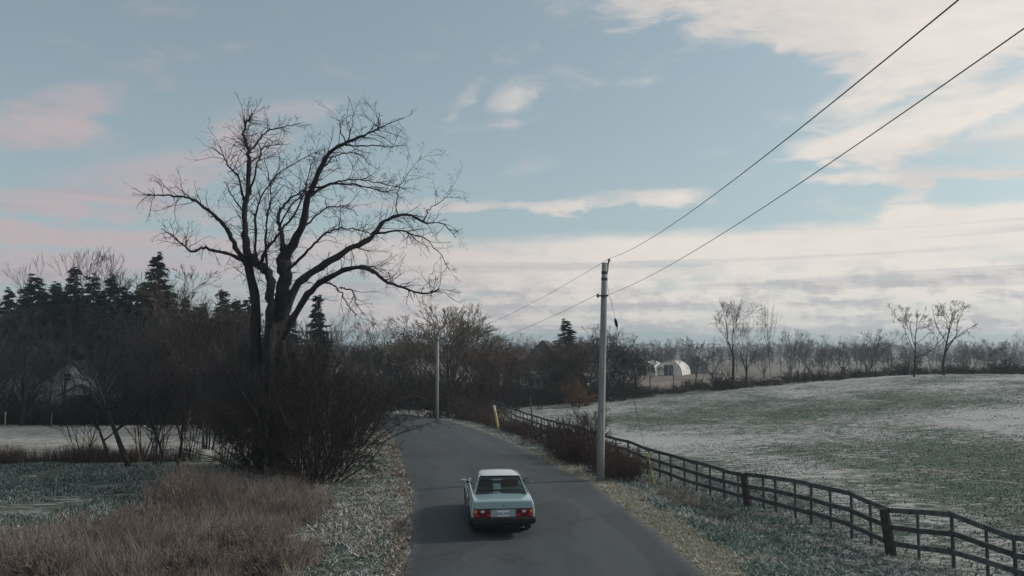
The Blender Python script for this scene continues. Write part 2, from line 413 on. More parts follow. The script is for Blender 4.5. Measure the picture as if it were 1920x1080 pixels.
# ------------------------------------------------------------------ plant generators
def tubes(paths, sides):
    "paths: list of (points Nx3, radii N) -> one set of verts and quads; paths of equal length are swept together"
    groups = {}
    for p, r in paths: groups.setdefault(len(p), []).append((p, r))
    VV, QQ, base = [], [], 0
    for n, g in groups.items():
        Pn = np.array([q[0] for q in g], float); Rn = np.array([q[1] for q in g], float)
        T = np.gradient(Pn, axis=1); T /= np.linalg.norm(T, axis=2, keepdims=True) + 1e-9
        ref = np.where(np.abs(T[:, :1, 2:3]) > 0.85, np.array([1.0, 0.1, 0]), np.array([0.05, 0.1, 1.0]))
        U = np.cross(T, np.broadcast_to(ref, T.shape)); U /= np.linalg.norm(U, axis=2, keepdims=True) + 1e-9
        W = np.cross(T, U)
        ang = 2 * np.pi * np.arange(sides) / sides
        ring = Pn[:, :, None, :] + Rn[:, :, None, None] * (np.cos(ang)[None, None, :, None] * U[:, :, None, :] + np.sin(ang)[None, None, :, None] * W[:, :, None, :])
        m = len(g); I = base + np.arange(m * n * sides).reshape(m, n, sides); J = np.roll(I, -1, axis=2)
        QQ.append(np.stack([I[:, :-1], J[:, :-1], J[:, 1:], I[:, 1:]], -1).reshape(-1, 4))
        VV.append(ring.reshape(-1, 3)); base += m * n * sides
    return np.concatenate(VV), np.concatenate(QQ)
def unit(v): return v / (np.linalg.norm(v) + 1e-9)
def limb(rng, p, d, L, r0, r1, n, wob, trop):
    "a wandering branch: trop bends it up (+) or down (-)"
    pts = [p]; d = unit(d); st = L / (n - 1)
    for i in range(n - 1):
        d = unit(d + rng.normal(0, wob, 3) + np.array((0, 0, trop)))
        pts.append(pts[-1] + d * st)
    f = np.linspace(0, 1, n)
    return np.array(pts), r0 + (r1 - r0) * f ** 0.8
def twigs_from(rng, pts, rad, out, level, par):
    "spawn side branches along a branch; out[level] collects them"
    if level >= len(par['n']): return
    L = np.linalg.norm(np.diff(pts, axis=0), axis=1).sum(); n = par['n'][level]; n = max(1, int(n * rng.uniform(0.7, 1.3)))
    for k in range(n):
        f = par.get('from', 0.25) + (1 - par.get('from', 0.25)) * rng.random() ** 0.8
        x = f * (len(pts) - 1); i = min(int(x), len(pts) - 2); a = x - i
        p = pts[i] * (1 - a) + pts[i + 1] * a; d0 = unit(pts[i + 1] - pts[i])
        side = unit(np.cross(d0, rng.normal(0, 1, 3))); ang = math.radians(rng.uniform(*par['ang']))
        d = d0 * math.cos(ang) + side * math.sin(ang)
        ln = L * par['len'][level] * rng.uniform(0.55, 1.2) * (1.15 - 0.5 * f)
        r = max(rad[i] * par['thin'], par['rmin']) if level < len(par['n']) - 1 else par['rmin']
        cp, cr = limb(rng, p, d, ln, r, max(r * 0.35, par['rmin'] * 0.7), par['seg'][level], par['wob'], par['trop'][level])
        out.setdefault(level, []).append((cp, cr)); twigs_from(rng, cp, cr, out, level + 1, par)
def bare_tree(seed, h=10.0, r=0.16, fork=0.3, limbs=7, spread=(20, 60), par=None, lean=0.0, stems=1):
    "-> trunk mesh (stems and limbs) and crown mesh (twigs)"
    rng = np.random.default_rng(seed); thick, out = [], {}
    P = dict(n=[5, 6, 4], len=[0.45, 0.45, 0.5], ang=(18, 48), thin=0.55, rmin=0.010, seg=[5, 4, 3], wob=0.10, trop=[0.08, 0.06, 0.04])
    if par: P.update(par)
    for s in range(stems):
        a = rng.uniform(0, 6.28) if lean < 0.3 else math.pi; tilt = lean if stems == 1 else rng.uniform(0.08, 0.3)
        tp, tr = limb(rng, np.array((0.12 * s * math.cos(a), 0.12 * s * math.sin(a), -0.3)), np.array((math.cos(a) * tilt, math.sin(a) * tilt, 1.0)), h * rng.uniform(0.82, 1.0), r * (1 if s == 0 else 0.75), r * 0.12, 11, 0.07, 0.05)
        thick.append((tp, tr))
        for k in range(limbs):
            f = fork + (0.95 - fork) * (k + rng.random() * 0.8) / limbs; x = f * 10; i = min(int(x), 9); q = x - i
            p = tp[i] * (1 - q) + tp[i + 1] * q; az_ = rng.uniform(0, 6.28) if stems > 1 else k * 2.4 + rng.normal(0, 0.4); an = math.radians(rng.uniform(*spread))
            L = h * (1 - f) * rng.uniform(0.7, 1.05) + h * 0.16
            lp, lr = limb(rng, p, np.array((math.sin(an) * math.cos(az_), math.sin(an) * math.sin(az_), math.cos(an))), L, tr[i] * 0.62, tr[i] * 0.12 + 0.006, 8, P['wob'] * 0.8, P.get('ltrop', 0.06))
            thick.append((lp, lr)); twigs_from(rng, lp, lr, out, 0, P)
        twigs_from(rng, tp[6:], tr[6:], out, 0, P)
    v, q = tubes(thick, 6); trunk = np_mesh('trunk', v, q, smooth=True)
    vs, qs, b0 = [], [], 0
    for lv, ps in out.items():
        v, q = tubes(ps, 4 if lv == 0 else 3); vs.append(v); qs.append(q + b0); b0 += len(v)
    return trunk, np_mesh('crown', np.concatenate(vs), np.concatenate(qs))
def dome_tree(seed, h=10.0, r=0.2, stems=6, fork=0.2, spread=(8, 48), depth=5, kids=3, ang=(14, 34), ratio=0.70, tip=0.014, up=0.05, wob=0.06):
    "a short bole that forks into stems, each forking again and again into a dome of fine twigs"
    rng = np.random.default_rng(seed); thick, fine = [], []
    bp, br = limb(rng, np.array((0, 0, -0.3)), np.array((0, 0, 1.0)), h * fork + 0.3, r * 1.25, r * 0.95, 5, 0.04, 0.05); thick.append((bp, br))
    L0 = h * (1 - fork) / sum(ratio ** k for k in range(depth + 1)) * 1.04
    def go(p, d, L, rad, lv):
        n = (6, 5, 4)[min(lv, 2)] if lv < depth else 3
        r1 = max(rad * 0.62, tip * 0.7)
        pp, rr2 = limb(rng, p, d, L * rng.uniform(0.8, 1.2), rad, r1, n, wob, up)
        (thick if lv < 2 else fine).append((pp, rr2))
        if lv >= depth: return
        d1 = unit(pp[-1] - pp[-2]); k2 = kids - (1 if rng.random() < 0.3 else 0)
        for k in range(k2):
            side = unit(np.cross(d1, rng.normal(0, 1, 3))); a = math.radians(rng.uniform(*ang)) * (0.6 if k == 0 else 1.15)
            j = len(pp) - 1 if k < 2 else rng.integers(len(pp) // 2, len(pp))
            go(pp[j], d1 * math.cos(a) + side * math.sin(a), L * ratio * rng.uniform(0.75, 1.1), max(rr2[j] * 0.72, tip), lv + 1)
    for k in range(stems):
        a = k * 6.283 / stems + rng.normal(0, 0.3); t_ = math.radians(rng.uniform(*spread)); j = rng.integers(2, 5)
        go(bp[j], np.array((math.sin(t_) * math.cos(a), math.sin(t_) * math.sin(a), math.cos(t_))), L0 * rng.uniform(0.85, 1.05), r * 0.55, 0)
    v, q = tubes(thick, 6); trunk = np_mesh('trunk', v, q, smooth=True); v, q = tubes(fine, 3)
    return trunk, np_mesh('crown', v, q)
def leaf_tris(rng, pts, size, tint_lo, tint_hi):
    "small leaf-shaped triangles scattered at points"
    n = len(pts); a = rng.normal(0, 1, (n, 3)); a /= np.linalg.norm(a, axis=1, keepdims=True); b = np.cross(a, rng.normal(0, 1, (n, 3)))
    b /= np.linalg.norm(b, axis=1, keepdims=True); s = (size * rng.uniform(0.6, 1.4, n))[:, None]
    v = np.stack([pts, pts + a * s + b * s * 0.35, pts + a * s - b * s * 0.35], 1).reshape(-1, 3)
    f = rng.random((n, 1)); c = np.repeat(np.array(tint_lo) * (1 - f) + np.array(tint_hi) * f, 3, axis=0)
    return v, np.arange(3 * n).reshape(-1, 3), c
def spruce(seed, h=15.0, base_r=3.0):
    rng = np.random.default_rng(seed)
    tp, tr = limb(rng, np.array((0, 0, -0.3)), np.array((0, 0, 1.0)), h + 0.3, 0.22, 0.02, 10, 0.012, 0.05)
    v, q = tubes([(tp, tr)], 7); trunk = np_mesh('trunk', v, q, smooth=True)
    bo, V3 = [], []
    z = 0.06
    while z < 0.985:
        n = 8 if z < 0.7 else 6; ph = rng.uniform(0, 6.28)
        Lz = base_r * (1 - z) ** 0.82 * rng.uniform(0.82, 1.12) + 0.12
        for k in range(n):
            a = ph + k * 6.283 / n + rng.normal(0, 0.18); L = Lz * rng.uniform(0.5, 1.25); zj = rng.normal(0, 0.30)
            o = np.array((math.cos(a), math.sin(a), 0)); s_ = np.array((-math.sin(a), math.cos(a), 0)); zz = z * h + zj
            m = 6; f = np.linspace(0, 1, m)
            drop = (-rng.uniform(0.35, 0.65) * f + 0.30 * f * f) * L * (1.0 - 0.45 * z) + (0.25 * L * f if z > 0.9 else 0)
            pts = np.array((0, 0, zz)) + o * (f * L)[:, None] + np.stack([0 * f, 0 * f, drop], 1)
            bo.append((pts, 0.035 * (1 - f * 0.8) * (1.1 - z)))
            nn = max(10, int(L * 24))
            g = rng.uniform(0.08, 1.0, nn); p = np.stack([np.interp(g, f, pts[:, c]) for c in range(3)], 1)
            sg = rng.choice([-1, 1], nn)[:, None]; ln = ((0.22 + 0.26 * L * (1 - g) ** 0.7 + 0.10) * rng.uniform(0.6, 1.35, nn))[:, None]
            tip = p + (s_ * sg * 0.75 + o * 0.75) * ln + np.array((0, 0, -1)) * ln * rng.uniform(-0.15, 1.1, (nn, 1))
            wv = (o * 0.30 * rng.choice([-1, 1], (nn, 1)) + np.array((0, 0, -0.34)) * rng.uniform(0.2, 1.0, (nn, 1))) * (ln * 0.9 + 0.10)
            V3.append(np.stack([p, p + wv * 1.4 + o * 0.05, tip], 1).reshape(-1, 3))
        z += (0.024 + 0.012 * rng.random()) * (12.0 / h)
    v = np.concatenate(V3); nt3 = len(v) // 3
    c = np.repeat(np.array((0.008, 0.016, 0.014)) + rng.random((nt3, 1)) * np.array((0.014, 0.022, 0.018)), 3, axis=0)
    v2, q2 = tubes(bo, 3)
    crown = np_mesh('crown', np.concatenate([v2, v]), q2, np.arange(3 * nt3).reshape(-1, 3) + len(v2), tint=np.concatenate([np.tile((0.035, 0.028, 0.024), (len(v2), 1)), c]))
    return trunk, crown
def shrub(seed, h=1.6, rad=1.3, stems=26, par=None, leaves=0, leaf=(0.05, (0.03, 0.03, 0.02), (0.07, 0.06, 0.04)), r=0.02, upright=1.0, tint=(0.055, 0.042, 0.042)):
    rng = np.random.default_rng(seed); st, out = [], {}
    P = dict(n=[6, 5], len=[0.5, 0.5], ang=(20, 55), thin=0.6, rmin=0.006, seg=[4, 3], wob=0.18, trop=[0.02, -0.02]); P['from'] = 0.15
    if par: P.update(par)
    for k in range(stems):
        a = rng.uniform(0, 6.28); t_ = rng.random() ** 0.6; d = np.array((math.cos(a) * t_ * rad / h, math.sin(a) * t_ * rad / h, upright * (1.1 - 0.55 * t_)))
        p = np.array((math.cos(a), math.sin(a), 0)) * rng.random() * rad * 0.35 + np.array((0, 0, -0.1))
        lp, lr = limb(rng, p, d, h * rng.uniform(0.75, 1.15), r, r * 0.3, 7, 0.12, -0.02)
        st.append((lp, lr)); twigs_from(rng, lp, lr, out, 0, P)
    v, q = tubes(st, 5); stem = np_mesh('stems', v, q, smooth=True)
    vs, qs, b0, tipp = [], [], 0, []
    for lv, ps in out.items():
        v, q = tubes(ps, 3); vs.append(v); qs.append(q + b0); b0 += len(v)
        for p, _ in ps: tipp.append(p[1:])
    tips = np.concatenate(tipp); vs = np.concatenate(vs); tri = None; tt = np.tile(tint, (len(vs), 1)) * rng.uniform(0.7, 1.4, (len(vs), 1))
    if leaves:
        pk = tips[rng.integers(0, len(tips), leaves)] + rng.normal(0, 0.03, (leaves, 3))
        lv_, tri, lc = leaf_tris(rng, pk, leaf[0], leaf[1], leaf[2]); tri = tri + len(vs)
        vs = np.concatenate([vs, lv_]); tt = np.concatenate([tt, lc])
    return stem, np_mesh('twigs', vs, np.concatenate(qs), tri, tint=tt)

m_bark = mottled('dark_bark', (0.014, 0.015, 0.018), (0.034, 0.033, 0.036), 5.0, 0.9, 0.6, 0.02, stretch=(1, 1, 0.25))
m_bark_pale = mottled('pale_grey_bark', (0.10, 0.095, 0.09), (0.19, 0.18, 0.17), 4.0, 0.9, 0.4, 0.01, stretch=(1, 1, 0.3))
m_bark_mid = mottled('grey_brown_bark', (0.04, 0.034, 0.032), (0.075, 0.064, 0.058), 4.0, 0.9, 0.4, 0.01, stretch=(1, 1, 0.3))
def twig_mat(name, a, b): return mottled(name, a, b, 0.8, 0.9, 0.0)
m_tw_dark = twig_mat('dark_twigs', (0.022, 0.021, 0.024), (0.042, 0.039, 0.042))
m_tw_brown = twig_mat('brown_twigs', (0.058, 0.046, 0.040), (0.090, 0.072, 0.062))
m_tw_gold = twig_mat('tan_twigs', (0.095, 0.076, 0.058), (0.15, 0.12, 0.09))
m_tw_red = twig_mat('russet_twigs', (0.075, 0.050, 0.046), (0.115, 0.074, 0.064))
m_tw_grey = twig_mat('grey_twigs', (0.06, 0.057, 0.057), (0.095, 0.088, 0.086))
m_attr = attr_mat('foliage_tints')
def plant(name, meshes, mats, loc, scale=1.0, rz=0.0, label=None, cat='tree', group=None, sz=None, names=None):
    "a copy of a plant: an Empty with its own trunk and crown objects"
    o = empty(name, loc, rz, label, cat, group); o.scale = (scale, scale, scale * (sz or 1.0))
    for k, (me, mt) in enumerate(zip(meshes, mats)):
        if len(me.materials) == 0: me.materials.append(mt)
        c = bpy.data.objects.new(names[k] if names else me.name.split('.')[0], me); COL.objects.link(c); c.parent = o
        c.material_slots[0].link = 'OBJECT'; c.material_slots[0].material = mt
    return o

# ------------------------------------------------------------------ the old dead-topped tree by the road
HD = 34.0
hb = stand(520, HD)
hero = empty('old_tree', hb, 0, 'huge old bare tree with broken crown and spreading limbs behind the roadside bush', 'tree')
K = HD / F / 2.455 / 2
def zp(zx, zy, dep): return at(260 + zx / 2.455, 180 + zy / 2.455, HD + dep) - hb
def smooth_path(pts, rad, n):
    c = spline(np.array([[*p, r] for p, r in zip(pts, rad)]), 6); f = np.linspace(0, len(c) - 1, n)
    c = np.stack([np.interp(f, np.arange(len(c)), c[:, k]) for k in range(4)], 1); return c[:, :3], np.maximum(c[:, 3], 0.008)
# (part, start width, end width, depth at start, depth at end, photo trace)
HERO = [
 ('trunk', 74, 6, 0.0, 0.4, [(560, 1760), (548, 1300), (538, 980), (512, 790), (496, 650), (490, 560), (500, 400), (510, 300), (505, 230), (487, 190), (497, 120), (510, 95)]),
 ('trunk', 140, 56, 0.2, 0.3, [(640, 1760), (645, 1300), (650, 1000), (668, 850), (670, 740), (680, 700)]),
 ('limb', 34, 4, 0.3, 1.6, [(668, 800), (662, 660), (645, 580), (650, 530), (700, 470), (770, 430), (840, 380)]),
 ('trunk', 80, 34, -0.5, 0.0, [(600, 1760), (600, 1300), (605, 1000), (600, 830), (545, 780), (520, 740)]),
 ('limb', 60, 3, 0.3, -2.0, [(665, 780), (720, 660), (760, 580), (775, 480), (800, 420), (845, 320), (880, 260), (950, 215), (1040, 180), (1100, 150), (1220, 98)]),
 ('limb', 58, 4, -0.2, 2.5, [(660, 1020), (720, 880), (800, 810), (880, 760), (970, 705), (1040, 670), (1090, 630), (1130, 580), (1190, 550), (1260, 550), (1310, 580), (1400, 590), (1460, 650)]),
 ('limb', 16, 3, 1.5, 0.0, [(1085, 635), (1180, 620), (1240, 630), (1350, 680), (1430, 800)]),
 ('limb', 9, 2, 2.0, 3.2, [(1310, 580), (1340, 520), (1400, 480), (1450, 430)]),
 ('limb', 46, 4, -0.6, -3.5, [(660, 1120), (740, 970), (800, 890), (880, 830), (1000, 785), (1080, 810), (1150, 860), (1230, 890), (1340, 910), (1385, 885)]),
 ('limb', 10, 3, -1.8, -1.2, [(1000, 785), (1040, 780), (1120, 800), (1160, 820)]),
 ('limb', 12, 3, -1.3, -2.6, [(850, 855), (910, 880), (960, 960), (1000, 1010)]),
 ('limb', 10, 3, -1.6, -0.5, [(930, 885), (985, 900), (1000, 950), (1035, 1000)]),
 ('limb', 34, 6, 0.2, -2.8, [(505, 790), (450, 700), (410, 620), (370, 570), (310, 520), (260, 480), (200, 465), (110, 460), (40, 455)]),
 ('limb', 24, 4, 0.1, 2.4, [(505, 780), (440, 735), (350, 710), (290, 700), (240, 715), (200, 680), (150, 640), (100, 610)]),
 ('limb', 14, 4, 0.3, -1.4, [(483, 480), (460, 380), (420, 330), (390, 280), (335, 235)]),
 ('limb', 11, 4, 0.3, 1.4, [(482, 530), (430, 460), (405, 405)]),
 ('limb', 16, 4, 0.4, 1.9, [(508, 260), (545, 215), (590, 165), (660, 145), (742, 125)]),
 ('limb', 14, 5, 0.3, -1.5, [(510, 450), (540, 340), (560, 270), (575, 235), (650, 225)]),
 ('limb', 18, 3, 0.1, 2.6, [(545, 780), (535, 600), (545, 520), (590, 420), (650, 350), (720, 310), (830, 250)]),
 ('limb', 26, 8, 0.0, 1.5, [(560, 780), (580, 720), (640, 640), (720, 540), (770, 440)]),
 ('limb', 16, 3, -0.3, -1.8, [(595, 830), (585, 660), (590, 560), (610, 480), (600, 380), (575, 260)]),
 ('limb', 18, 3, 0.1, -1.2, [(690, 800), (780, 710), (850, 640), (920, 610), (1000, 615), (1060, 630)]),
 ('limb', 18, 3, 0.0, 2.0, [(770, 470), (870, 410), (950, 405), (1040, 415), (1120, 440), (1200, 430)]),
 ('limb', 12, 3, -0.2, -2.2, [(800, 430), (920, 395), (1000, 385), (1100, 400), (1230, 430)]),
 ('limb', 12, 3, -1.2, -0.3, [(940, 222), (1010, 230), (1120, 230), (1170, 240)]),
 ('limb', 9, 3, -1.2, -0.6, [(955, 213), (930, 160), (925, 110)]),
 ('limb', 9, 3, -1.2, -1.8, [(960, 213), (975, 170), (965, 120)]),
 ('limb', 7, 2, -1.7, -1.6, [(1100, 150), (1105, 110), (1112, 75)]),
 ('limb', 8, 2, 1.9, 1.0, [(1188, 552), (1190, 450), (1230, 370), (1300, 280)]),
 ('limb', 13, 3, 0.0, 1.6, [(745, 620), (830, 540), (880, 510), (960, 515), (1010, 550)]),
 ('limb', 12, 3, 0.2, -1.6, [(640, 620), (690, 520), (760, 440), (790, 330), (830, 240)]),
 ('limb', 11, 3, 0.2, 1.8, [(845, 330), (900, 280), (960, 260), (1020, 270), (1060, 320)]),
]
rng = np.random.default_rng(5); tw = {}
for name, w0, w1, d0, d1, tr in HERO:
    n = len(tr); f = np.linspace(0, 1, n)
    pts = [zp(x, y, d0 + (d1 - d0) * q) for (x, y), q in zip(tr, f)]
    if name == 'trunk': pts[0] = np.array((pts[0][0], pts[0][1], H(pts[0][0] + hb[0], pts[0][1] + hb[1]) - hb[2] - 0.4))
    rad = (w0 + (w1 - w0) * f ** (0.62 if name == 'trunk' else 0.80)) * K * (0.86 if name == 'trunk' else 0.80)
    p, r = smooth_path(pts, rad, 14 + 2 * n)
    p = p + rng.normal(0, 0.022, p.shape) * (1 if name == 'limb' else 2.0)
    r = r * rng.uniform(0.86, 1.18, len(r))
    v, q = tubes([(p, r)], 9 if name == 'trunk' else 7)
    obj(name, np_mesh(name, v, q, smooth=True), m_bark, hero)
    # sprays of thin twigs; a few stubs of snapped branches
    L = np.linalg.norm(np.diff(p, axis=0), axis=1).sum(); lo = 0.18 if name == 'trunk' else 0.12
    for k in range(int(L * (6.5 if name == 'trunk' else 5.2))):
        g = lo + (1 - lo) * rng.random() ** 0.75; x = g * (len(p) - 1); i = min(int(x), len(p) - 2)
        d0_ = unit(p[i + 1] - p[i]); side = unit(np.cross(d0_, rng.normal(0, 1, 3))); a = math.radians(rng.uniform(25, 75))
        d = d0_ * math.cos(a) + side * math.sin(a) + np.array((0.06, 0, 0.12)); ln = rng.uniform(0.35, 1.8) * (1.1 - 0.35 * g) * (1.0 if g > 0.35 else 0.8)
        cp, cr = limb(rng, p[i], d, ln, min(r[i] * 0.5, 0.017), 0.006, 6, 0.20, rng.choice([0.03, -0.07]))
        tw.setdefault(0, []).append((cp, cr))
        twigs_from(rng, cp, cr, tw, 1, {'n': [0, 4, 3], 'len': [0, 0.48, 0.5], 'ang': (20, 60), 'thin': 0.6, 'rmin': 0.0046, 'seg': [0, 4, 3], 'wob': 0.2, 'trop': [0, -0.04, -0.05], 'from': 0.2})
    for k in range(int(L * 0.7)):
        i = rng.integers(len(p) // 4, len(p) - 1); d = rng.normal(0, 1, 3) + np.array((0, 0, 0.5))
        tw.setdefault(5, []).append(limb(rng, p[i], d, rng.uniform(0.12, 0.4), min(r[i] * 0.6, 0.04), 0.012, 3, 0.1, 0))
vs, qs, b0 = [], [], 0
for lv, ps in tw.items():
    v, q = tubes(ps, 3 if lv else 4); vs.append(v); qs.append(q + b0); b0 += len(v)
obj('crown', np_mesh('crown', np.concatenate(vs), np.concatenate(qs)), m_tw_dark, hero)

# ------------------------------------------------------------------ other trees
NOM = {}
def reg(key, meshes):
    z = np.empty(len(meshes[-1].vertices) * 3, np.float32); meshes[-1].vertices.foreach_get('co', z); NOM[key] = (meshes, float(z[2::3].max()))
reg('round', dome_tree(21, 10, 0.20, 13, 0.15, (4, 52), 6, 3, (15, 36), 0.77, 0.017, 0.025))
reg('broad', dome_tree(22, 10, 0.18, 7, 0.18, (6, 48), 6, 3, (16, 44), 0.77, 0.012, 0.01))
reg('broad2', dome_tree(23, 10, 0.16, 5, 0.24, (5, 40), 6, 3, (16, 42), 0.77, 0.012, 0.02))
reg('spread', bare_tree(13, 10, 0.22, 0.30, 9, (35, 78), dict(n=[7, 7, 5], len=[0.45, 0.42, 0.5], rmin=0.016, wob=0.22)))
reg('tall', dome_tree(24, 12, 0.14, 4, 0.34, (3, 26), 5, 3, (12, 34), 0.78, 0.011, 0.08))
reg('tall2', dome_tree(25, 12, 0.14, 4, 0.28, (4, 32), 5, 3, (14, 38), 0.77, 0.011, 0.06))
reg('fork', dome_tree(27, 12, 0.17, 3, 0.32, (8, 30), 5, 3, (14, 40), 0.76, 0.017, 0.03, 0.10))
reg('slender', bare_tree(16, 12, 0.12, 0.35, 18, (22, 50), dict(n=[5, 5], len=[0.5, 0.5], rmin=0.014, seg=[4, 3])))
reg('clump', bare_tree(17, 8, 0.08, 0.20, 7, (15, 48), dict(n=[6, 6, 4], len=[0.45, 0.45, 0.5], rmin=0.010), stems=6))
reg('dead', bare_tree(18, 9, 0.20, 0.35, 7, (25, 70), dict(n=[6, 5, 3], len=[0.48, 0.45, 0.5], rmin=0.016, seg=[5, 4, 3], wob=0.24), lean=0.1))
reg('leaning', bare_tree(19, 8, 0.20, 0.35, 8, (20, 60), dict(n=[6, 6, 4], len=[0.45, 0.42, 0.5], rmin=0.011), lean=0.55))
for k in range(3): reg('spruce%d' % k, spruce(30 + k, 15, (3.1, 2.7, 3.4)[k]))
def tree(kind, px, dist, top, mats, name, label, group=None, rz=None, wide=1.0):
    meshes, nh = NOM[kind]; p = stand(px, dist, 0.05); h = at(px, top, dist)[2] - p[2]
    s = h / nh; o = plant(name, meshes, mats, p, s * wide, (px * 0.37) % 6.28 if rz is None else rz, label, 'tree', group, sz=1.0 / wide)
    return o
m_sp = (m_bark, m_attr)
D_, B_, G_, RD, GY_ = (m_bark, m_tw_dark), (m_bark_mid, m_tw_brown), (m_bark_mid, m_tw_gold), (m_bark_mid, m_tw_red), (m_bark_pale, m_tw_grey)
tree('spruce0', 290, 84, 472, m_sp, 'spruce_tree', 'tallest dark spruce with tiered boughs standing beside the white house', wide=1.25)
SPL = 'dark spruce in the close row behind the white house'
for i, (px, d, top) in enumerate([(12, 97, 542), (40, 104, 535), (62, 94, 512), (100, 101, 528), (134, 92, 503), (168, 98, 508), (204, 95, 512), (238, 104, 548), (-30, 96, 540)]):
    tree('spruce%d' % (i % 3), px, d, top + (i * 7) % 9 - 4, m_sp, 'spruce_tree', SPL, 'spruces in a row behind the house', wide=1.15 + 0.12 * (i % 4))
for i, (px, d, top) in enumerate([(345, 94, 556), (415, 90, 543), (462, 97, 556), (380, 104, 575)]):
    tree('spruce%d' % (i % 3), px, d, top, m_sp, 'spruce_tree', 'ragged spruce half hidden behind the limbs of the old bare tree', 'spruces behind the old tree', wide=1.3)
for i, (px, d, top) in enumerate([(-15, 86, 560), (30, 88, 575), (262, 89, 530), (318, 86, 545), (372, 83, 570), (440, 84, 560), (75, 90, 545), (112, 91, 540), (185, 91, 545), (225, 90, 535)]):
    tree('spruce%d' % ((i + 1) % 3), px, d, top, m_sp, 'spruce_tree', 'full black spruce of the front rank close round the white house', 'front rank of spruces round the house', wide=1.45 + 0.1 * (i % 3))
tree('spruce1', 594, 80, 552, m_sp, 'spruce_tree', 'pointed spruce showing to the road side of the old bare trunk', wide=1.15)
tree('spruce2', 545, 92, 585, m_sp, 'spruce_tree', 'lower spruce crowded between old bare trunk and pointed spruce', wide=1.2)
tree('spruce1', 268, 80, 560, m_sp, 'spruce_tree', 'lower spruce in front of the tallest spruce beside the house')
tree('clump', 96, 66.5, 640, D_, 'bare_tree', 'thin dark stems before the low annex of white house')
tree('clump', 205, 66.5, 630, D_, 'bare_tree', 'thin dark stems before the wing of white house')
tree('tall', 128, 67.5, 575, D_, 'bare_tree', 'dark upright trunk crossing the front of the white house', wide=0.7)
tree('broad2', 232, 74, 585, D_, 'bare_tree', 'dark bare tree screening the wing of the white house')
tree('tall', 48, 66.5, 570, D_, 'bare_tree', 'slim dark tree at the annex corner of white house')
tree('tall', 150, 108, 455, GY_, 'bare_tree', 'pale bare treetop rising above the row of spruces', 'bare treetops above the spruces')
tree('tall2', 232, 110, 458, GY_, 'bare_tree', 'pale bare treetop rising above the row of spruces', 'bare treetops above the spruces', wide=1.3)
tree('broad2', 352, 60, 492, B_, 'bare_tree', 'bare tree with pale forked trunk between spruces and old tree')
tree('clump', 392, 46, 520, D_, 'bare_tree', 'many stemmed bare tree close beside the old tree')
tree('leaning', 256, 37, 590, D_, 'leaning_tree', 'dark bare tree leaning over beside the frosty green field', rz=0.15)
for i, (px, d, top) in enumerate([(222, 38.5, 690), (300, 38, 660), (318, 39, 700), (276, 39.5, 640), (340, 38, 690), (165, 39, 700)]):
    tree(['leaning', 'clump'][i % 2], px, d, top, D_, 'sapling', 'thin dark stems among the brown weeds near leaning tree', 'stems among the brown weeds', rz=0.2 + 0.5 * i)
rr = random.Random(4)
kinds = ['broad2', 'tall', 'tall2', 'clump', 'broad', 'clump']
LOOK = {'broad2': 'wide crowned', 'tall': 'tall slim', 'tall2': 'tall twiggy', 'clump': 'many stemmed', 'broad': 'round crowned'}
SHADE = ['blackish', 'dark', 'sooty', 'pale grey']
for i in range(26):
    px = rr.uniform(-40, 480); d = rr.uniform(62, 80)
    if 30 < px < 262: px, d = (rr.uniform(250, 480), d) if rr.random() < 0.5 else (px, rr.uniform(90, 100))
    k = kinds[i % 6]
    tree(k, px, d, rr.uniform(560, 640), [D_, D_, D_, GY_][i % 4], 'bare_tree', SHADE[i % 4] + ' ' + LOOK[k] + ' bare tree in the thicket around the white house', 'bare trees of the thicket round the house', wide=rr.uniform(1.0, 1.5))
for i, (px, d, top) in enumerate([(462, 36, 585), (428, 38, 620), (505, 32.8, 590), (548, 32.6, 600), (360, 41, 655), (585, 33.2, 590), (525, 35.5, 560), (478, 35, 640), (610, 34, 610), (640, 35, 640), (570, 31.6, 650), (668, 37, 660)]):
    tree(['clump', 'clump', 'tall'][i % 3], px, d, top, [D_, D_, GY_][i % 3], 'sapling', 'thin sapling stems rising close around the old trunk', 'saplings around the old tree', wide=0.8)
for i, (px, d, top, mt, kd) in enumerate([(642, 112, 612, D_, 'broad2'), (668, 102, 606, D_, 'broad'), (698, 96, 596, B_, 'broad2'), (724, 101, 600, B_, 'broad'), (748, 112, 622, B_, 'tall2'), (712, 90, 640, D_, 'clump'), (758, 94, 650, D_, 'broad2'), (680, 88, 660, D_, 'broad')]):
    tree(kd, px, d, top, mt, 'bare_tree', 'dense dark bare tree where the road bends out of sight', 'dark trees at the bend', wide=1.25)
tree('round', 846, 98, 556, G_, 'round_tree', 'large round bare tree with tan twigs behind the far utility pole', wide=1.3)
tree('broad2', 788, 110, 600, G_, 'bare_tree', 'smaller tan bare tree touching the large round tree')
for i, (px, d, top) in enumerate([(902, 104, 615), (925, 112, 628), (948, 100, 640), (880, 116, 632)]):
    tree(['round', 'broad2'][i % 2], px, d, top, RD, 'bare_tree', 'russet twigged bare tree between large round tree and dark gable', 'russet trees near the gable', wide=1.3)
for i, (px, d, top) in enumerate([(968, 138, 615), (992, 142, 622), (1010, 136, 632), (945, 140, 622)]):
    tree('tall2', px, d, top, GY_, 'bare_tree', 'grey upright bare tree standing behind the dark gable', 'grey trees behind the gable')
tree('clump', 968, 92, 672, D_, 'bare_tree', 'dark many stemmed tree standing at the corner of the pasture', wide=1.3)
tree('clump', 1012, 93, 690, D_, 'bare_tree', 'low dark tree with slanting stems at pasture edge', wide=1.4)
tree('spruce2', 1062, 116, 597, m_sp, 'pine_tree', 'ragged evergreen with open boughs beside the dark gable', wide=1.5)
tree('round', 1030, 108, 632, B_, 'bare_tree', 'brown bare tree standing in front of the dark gable', wide=1.1)
